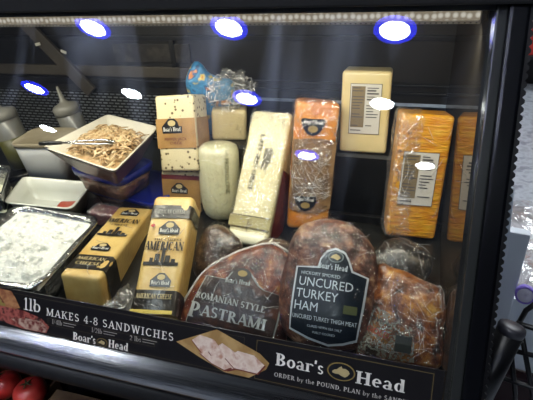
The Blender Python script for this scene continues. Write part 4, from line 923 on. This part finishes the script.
boxo('box_body', -.20, .20, -.12, .10, 0, .128, CARD, bx, .002); boxo('top_flap', -.20, .198, -.118, -.01, .1285, .1315, CARD, bx, .001); boxo('top_flap', -.198, .20, -.006, .098, .1285, .1315, CARD, bx, .001)
roman("FRESH", .02, .0, .03, lambda u, v, o: Vector((u, v * 1 + .02, .1318 + o)), BLACKM, bx, .0005, width=.12)

# ------------------------------------------------------------------ right of the case
RACK = (((.148, .52, .962), (.176, .522, .85), (.215, .525, .60), (.22, .53, .30), (.22, .53, 0)), ((.160, .52, .972), (.196, .522, .86), (.250, .525, .58), (.26, .53, 0)),
        ((.152, .52, .985), (.20, .52, .975), (.34, .52, .96)), ((.152, .52, .936), (.34, .52, .915)), ((.12, .52, .885), (.34, .52, .845)), ((.12, .52, .80), (.34, .52, .76)),
        ((.155, .53, .96), (.162, .53, 1.0), (.176, .53, 1.022)), ((.34, .52, .97), (.345, .52, .5), (.345, .52, 0)), ((.14, .51, .975), (.118, .51, .8), (.118, .52, 0)))
rk = thing('wire_basket_rack', 'black wire rack with a thick tubular handle beside the case', 'rack', (0, 0, 0))
bm = bmesh.new(); tube(bm, [(.108, .46, .845), (.1425, .50, .990)], .0165, 28); obj('handle', bm, BLACK, rk)
bm = bmesh.new(); lathe(bm, [(.0168, -.004), (.0172, .002), (.0162, .006), (.011, .008), (.002, .0085)], 28); o = obj('handle_cap', bm, mat('cap grey', '2a2a30', .4), rk); o.location = (.1425, .50, .990); o.rotation_euler = (RA(-15), RA(13), 0)
for p in RACK:
    bm = bmesh.new(); tube(bm, p, .0034, 10); obj('wire', bm, BLACK, rk)
# steel cart / neighbouring unit frame
PS = mat('pale painted steel', 'd2dae2', .45)
ct = thing('steel_bracket_stand', 'pale blue-grey steel stand with slotted bracket behind the black rack', 'stand', (.222, .95, 0), (0, 0, -8))
boxo('upright', -.035, .035, -.012, .012, 0, .86, PS, ct, .004)
bm = bmesh.new(); tube(bm, [(-.045, -.016, .86), (-.045, -.016, .95), (-.035, -.016, .97), (-.02, -.016, .965), (-.005, -.016, .80), (-.012, -.016, .78), (-.03, -.016, .775)], .006, 10); obj('bracket', bm, PS, ct)
boxo('foot', -.12, .12, -.15, .15, 0, .02, PS, ct, .004)
boxo('low_panel', -.05, .35, .02, .04, .44, .66, PS, ct, .004); boxo('dark_bin', -.05, .35, .0, .25, .10, .43, mat('dark maroon bin', '2a1316', .6), ct, .004)
# purple-ringed roll
rg = thing('tape_roll', 'purple roll of tape hanging on the pale stand', 'tape roll', (.272, .93, .71), (70, 0, -10))
bm = bmesh.new(); n = 36; loft(bm, [[(r * cos(2 * pi * k / n), r * sin(2 * pi * k / n), z) for k in range(n)] for r, z in ((.016, 0), (.016, .02), (.020, .02), (.020, 0), (.016, 0))], False, False); obj('tape', bm, mat('purple tape', '8a74d8', .35), rg)
bm = bmesh.new(); loft(bm, [[(r * cos(2 * pi * k / n), r * sin(2 * pi * k / n), z) for k in range(n)] for r, z in ((.003, 0), (.003, .02), (.0158, .02), (.0158, 0), (.003, 0))], False, False); obj('core', bm, mat('card core', 'dcd8ea', .6), rg)
# pallet of plastic-wrapped goods on the floor
pw = thing('plastic_wrapped_bale', 'clear-plastic-wrapped bale of goods on the pale floor at the right', 'bale', (.86, 1.40, 0), (0, 0, 6))
obj('bale_body', rbox_bm(1.0, .9, .20, .05, k=14, amp=.03, scale=6, seed=4), mat('bale', '8a8890', .5, col2=['b7b5bb', '5e5a5e', '9a8a80'], cscale=7, cpos=(.3, .7), bump=.8, bscale=14), pw)
bm = rbox_bm(1.04, .94, .222, .06, k=26, amp=.05, scale=9, seed=6)
obj('plastic_wrap', bm, film('bale film', base=.15, wrinkle=.6, scale=9, rough=.18, milk=.1), pw).location = (0, -.02, 0)
# red shelving far behind at the top right
sh = thing('stocked_shelf', 'dark shelf unit with red and orange packs beyond the floor at the far right', 'shelf', (2.0, 4.7, 0))
boxo('shelf_back', -1.3, 1.3, .3, .34, 0, 2.2, BLACKM, sh)
for z in (.3, .8, 1.3, 1.8): boxo('shelf_board', -1.3, 1.3, 0, .3, z, z + .03, BLACKM, sh)
rnd = random.Random(3); cols = ['a3241c', 'c4581c', '8a1c18', 'c9a83a', '7a2c50']
for zi, z in enumerate((.33, .83, 1.33)):
    for i in range(8):
        o = boxo('grocery_pack', .76 + i * .3, 1.0 + i * .3, 4.73, 4.9, z + .001, z + .28 + .04 * (i % 3), mat('pack ' + cols[(i + zi) % 5], cols[(i + zi) % 5], .5), None, .01)
        tag(o, 'small brightly coloured pack on the dark shelves at the far right', 'package', 'packs on the far shelves')
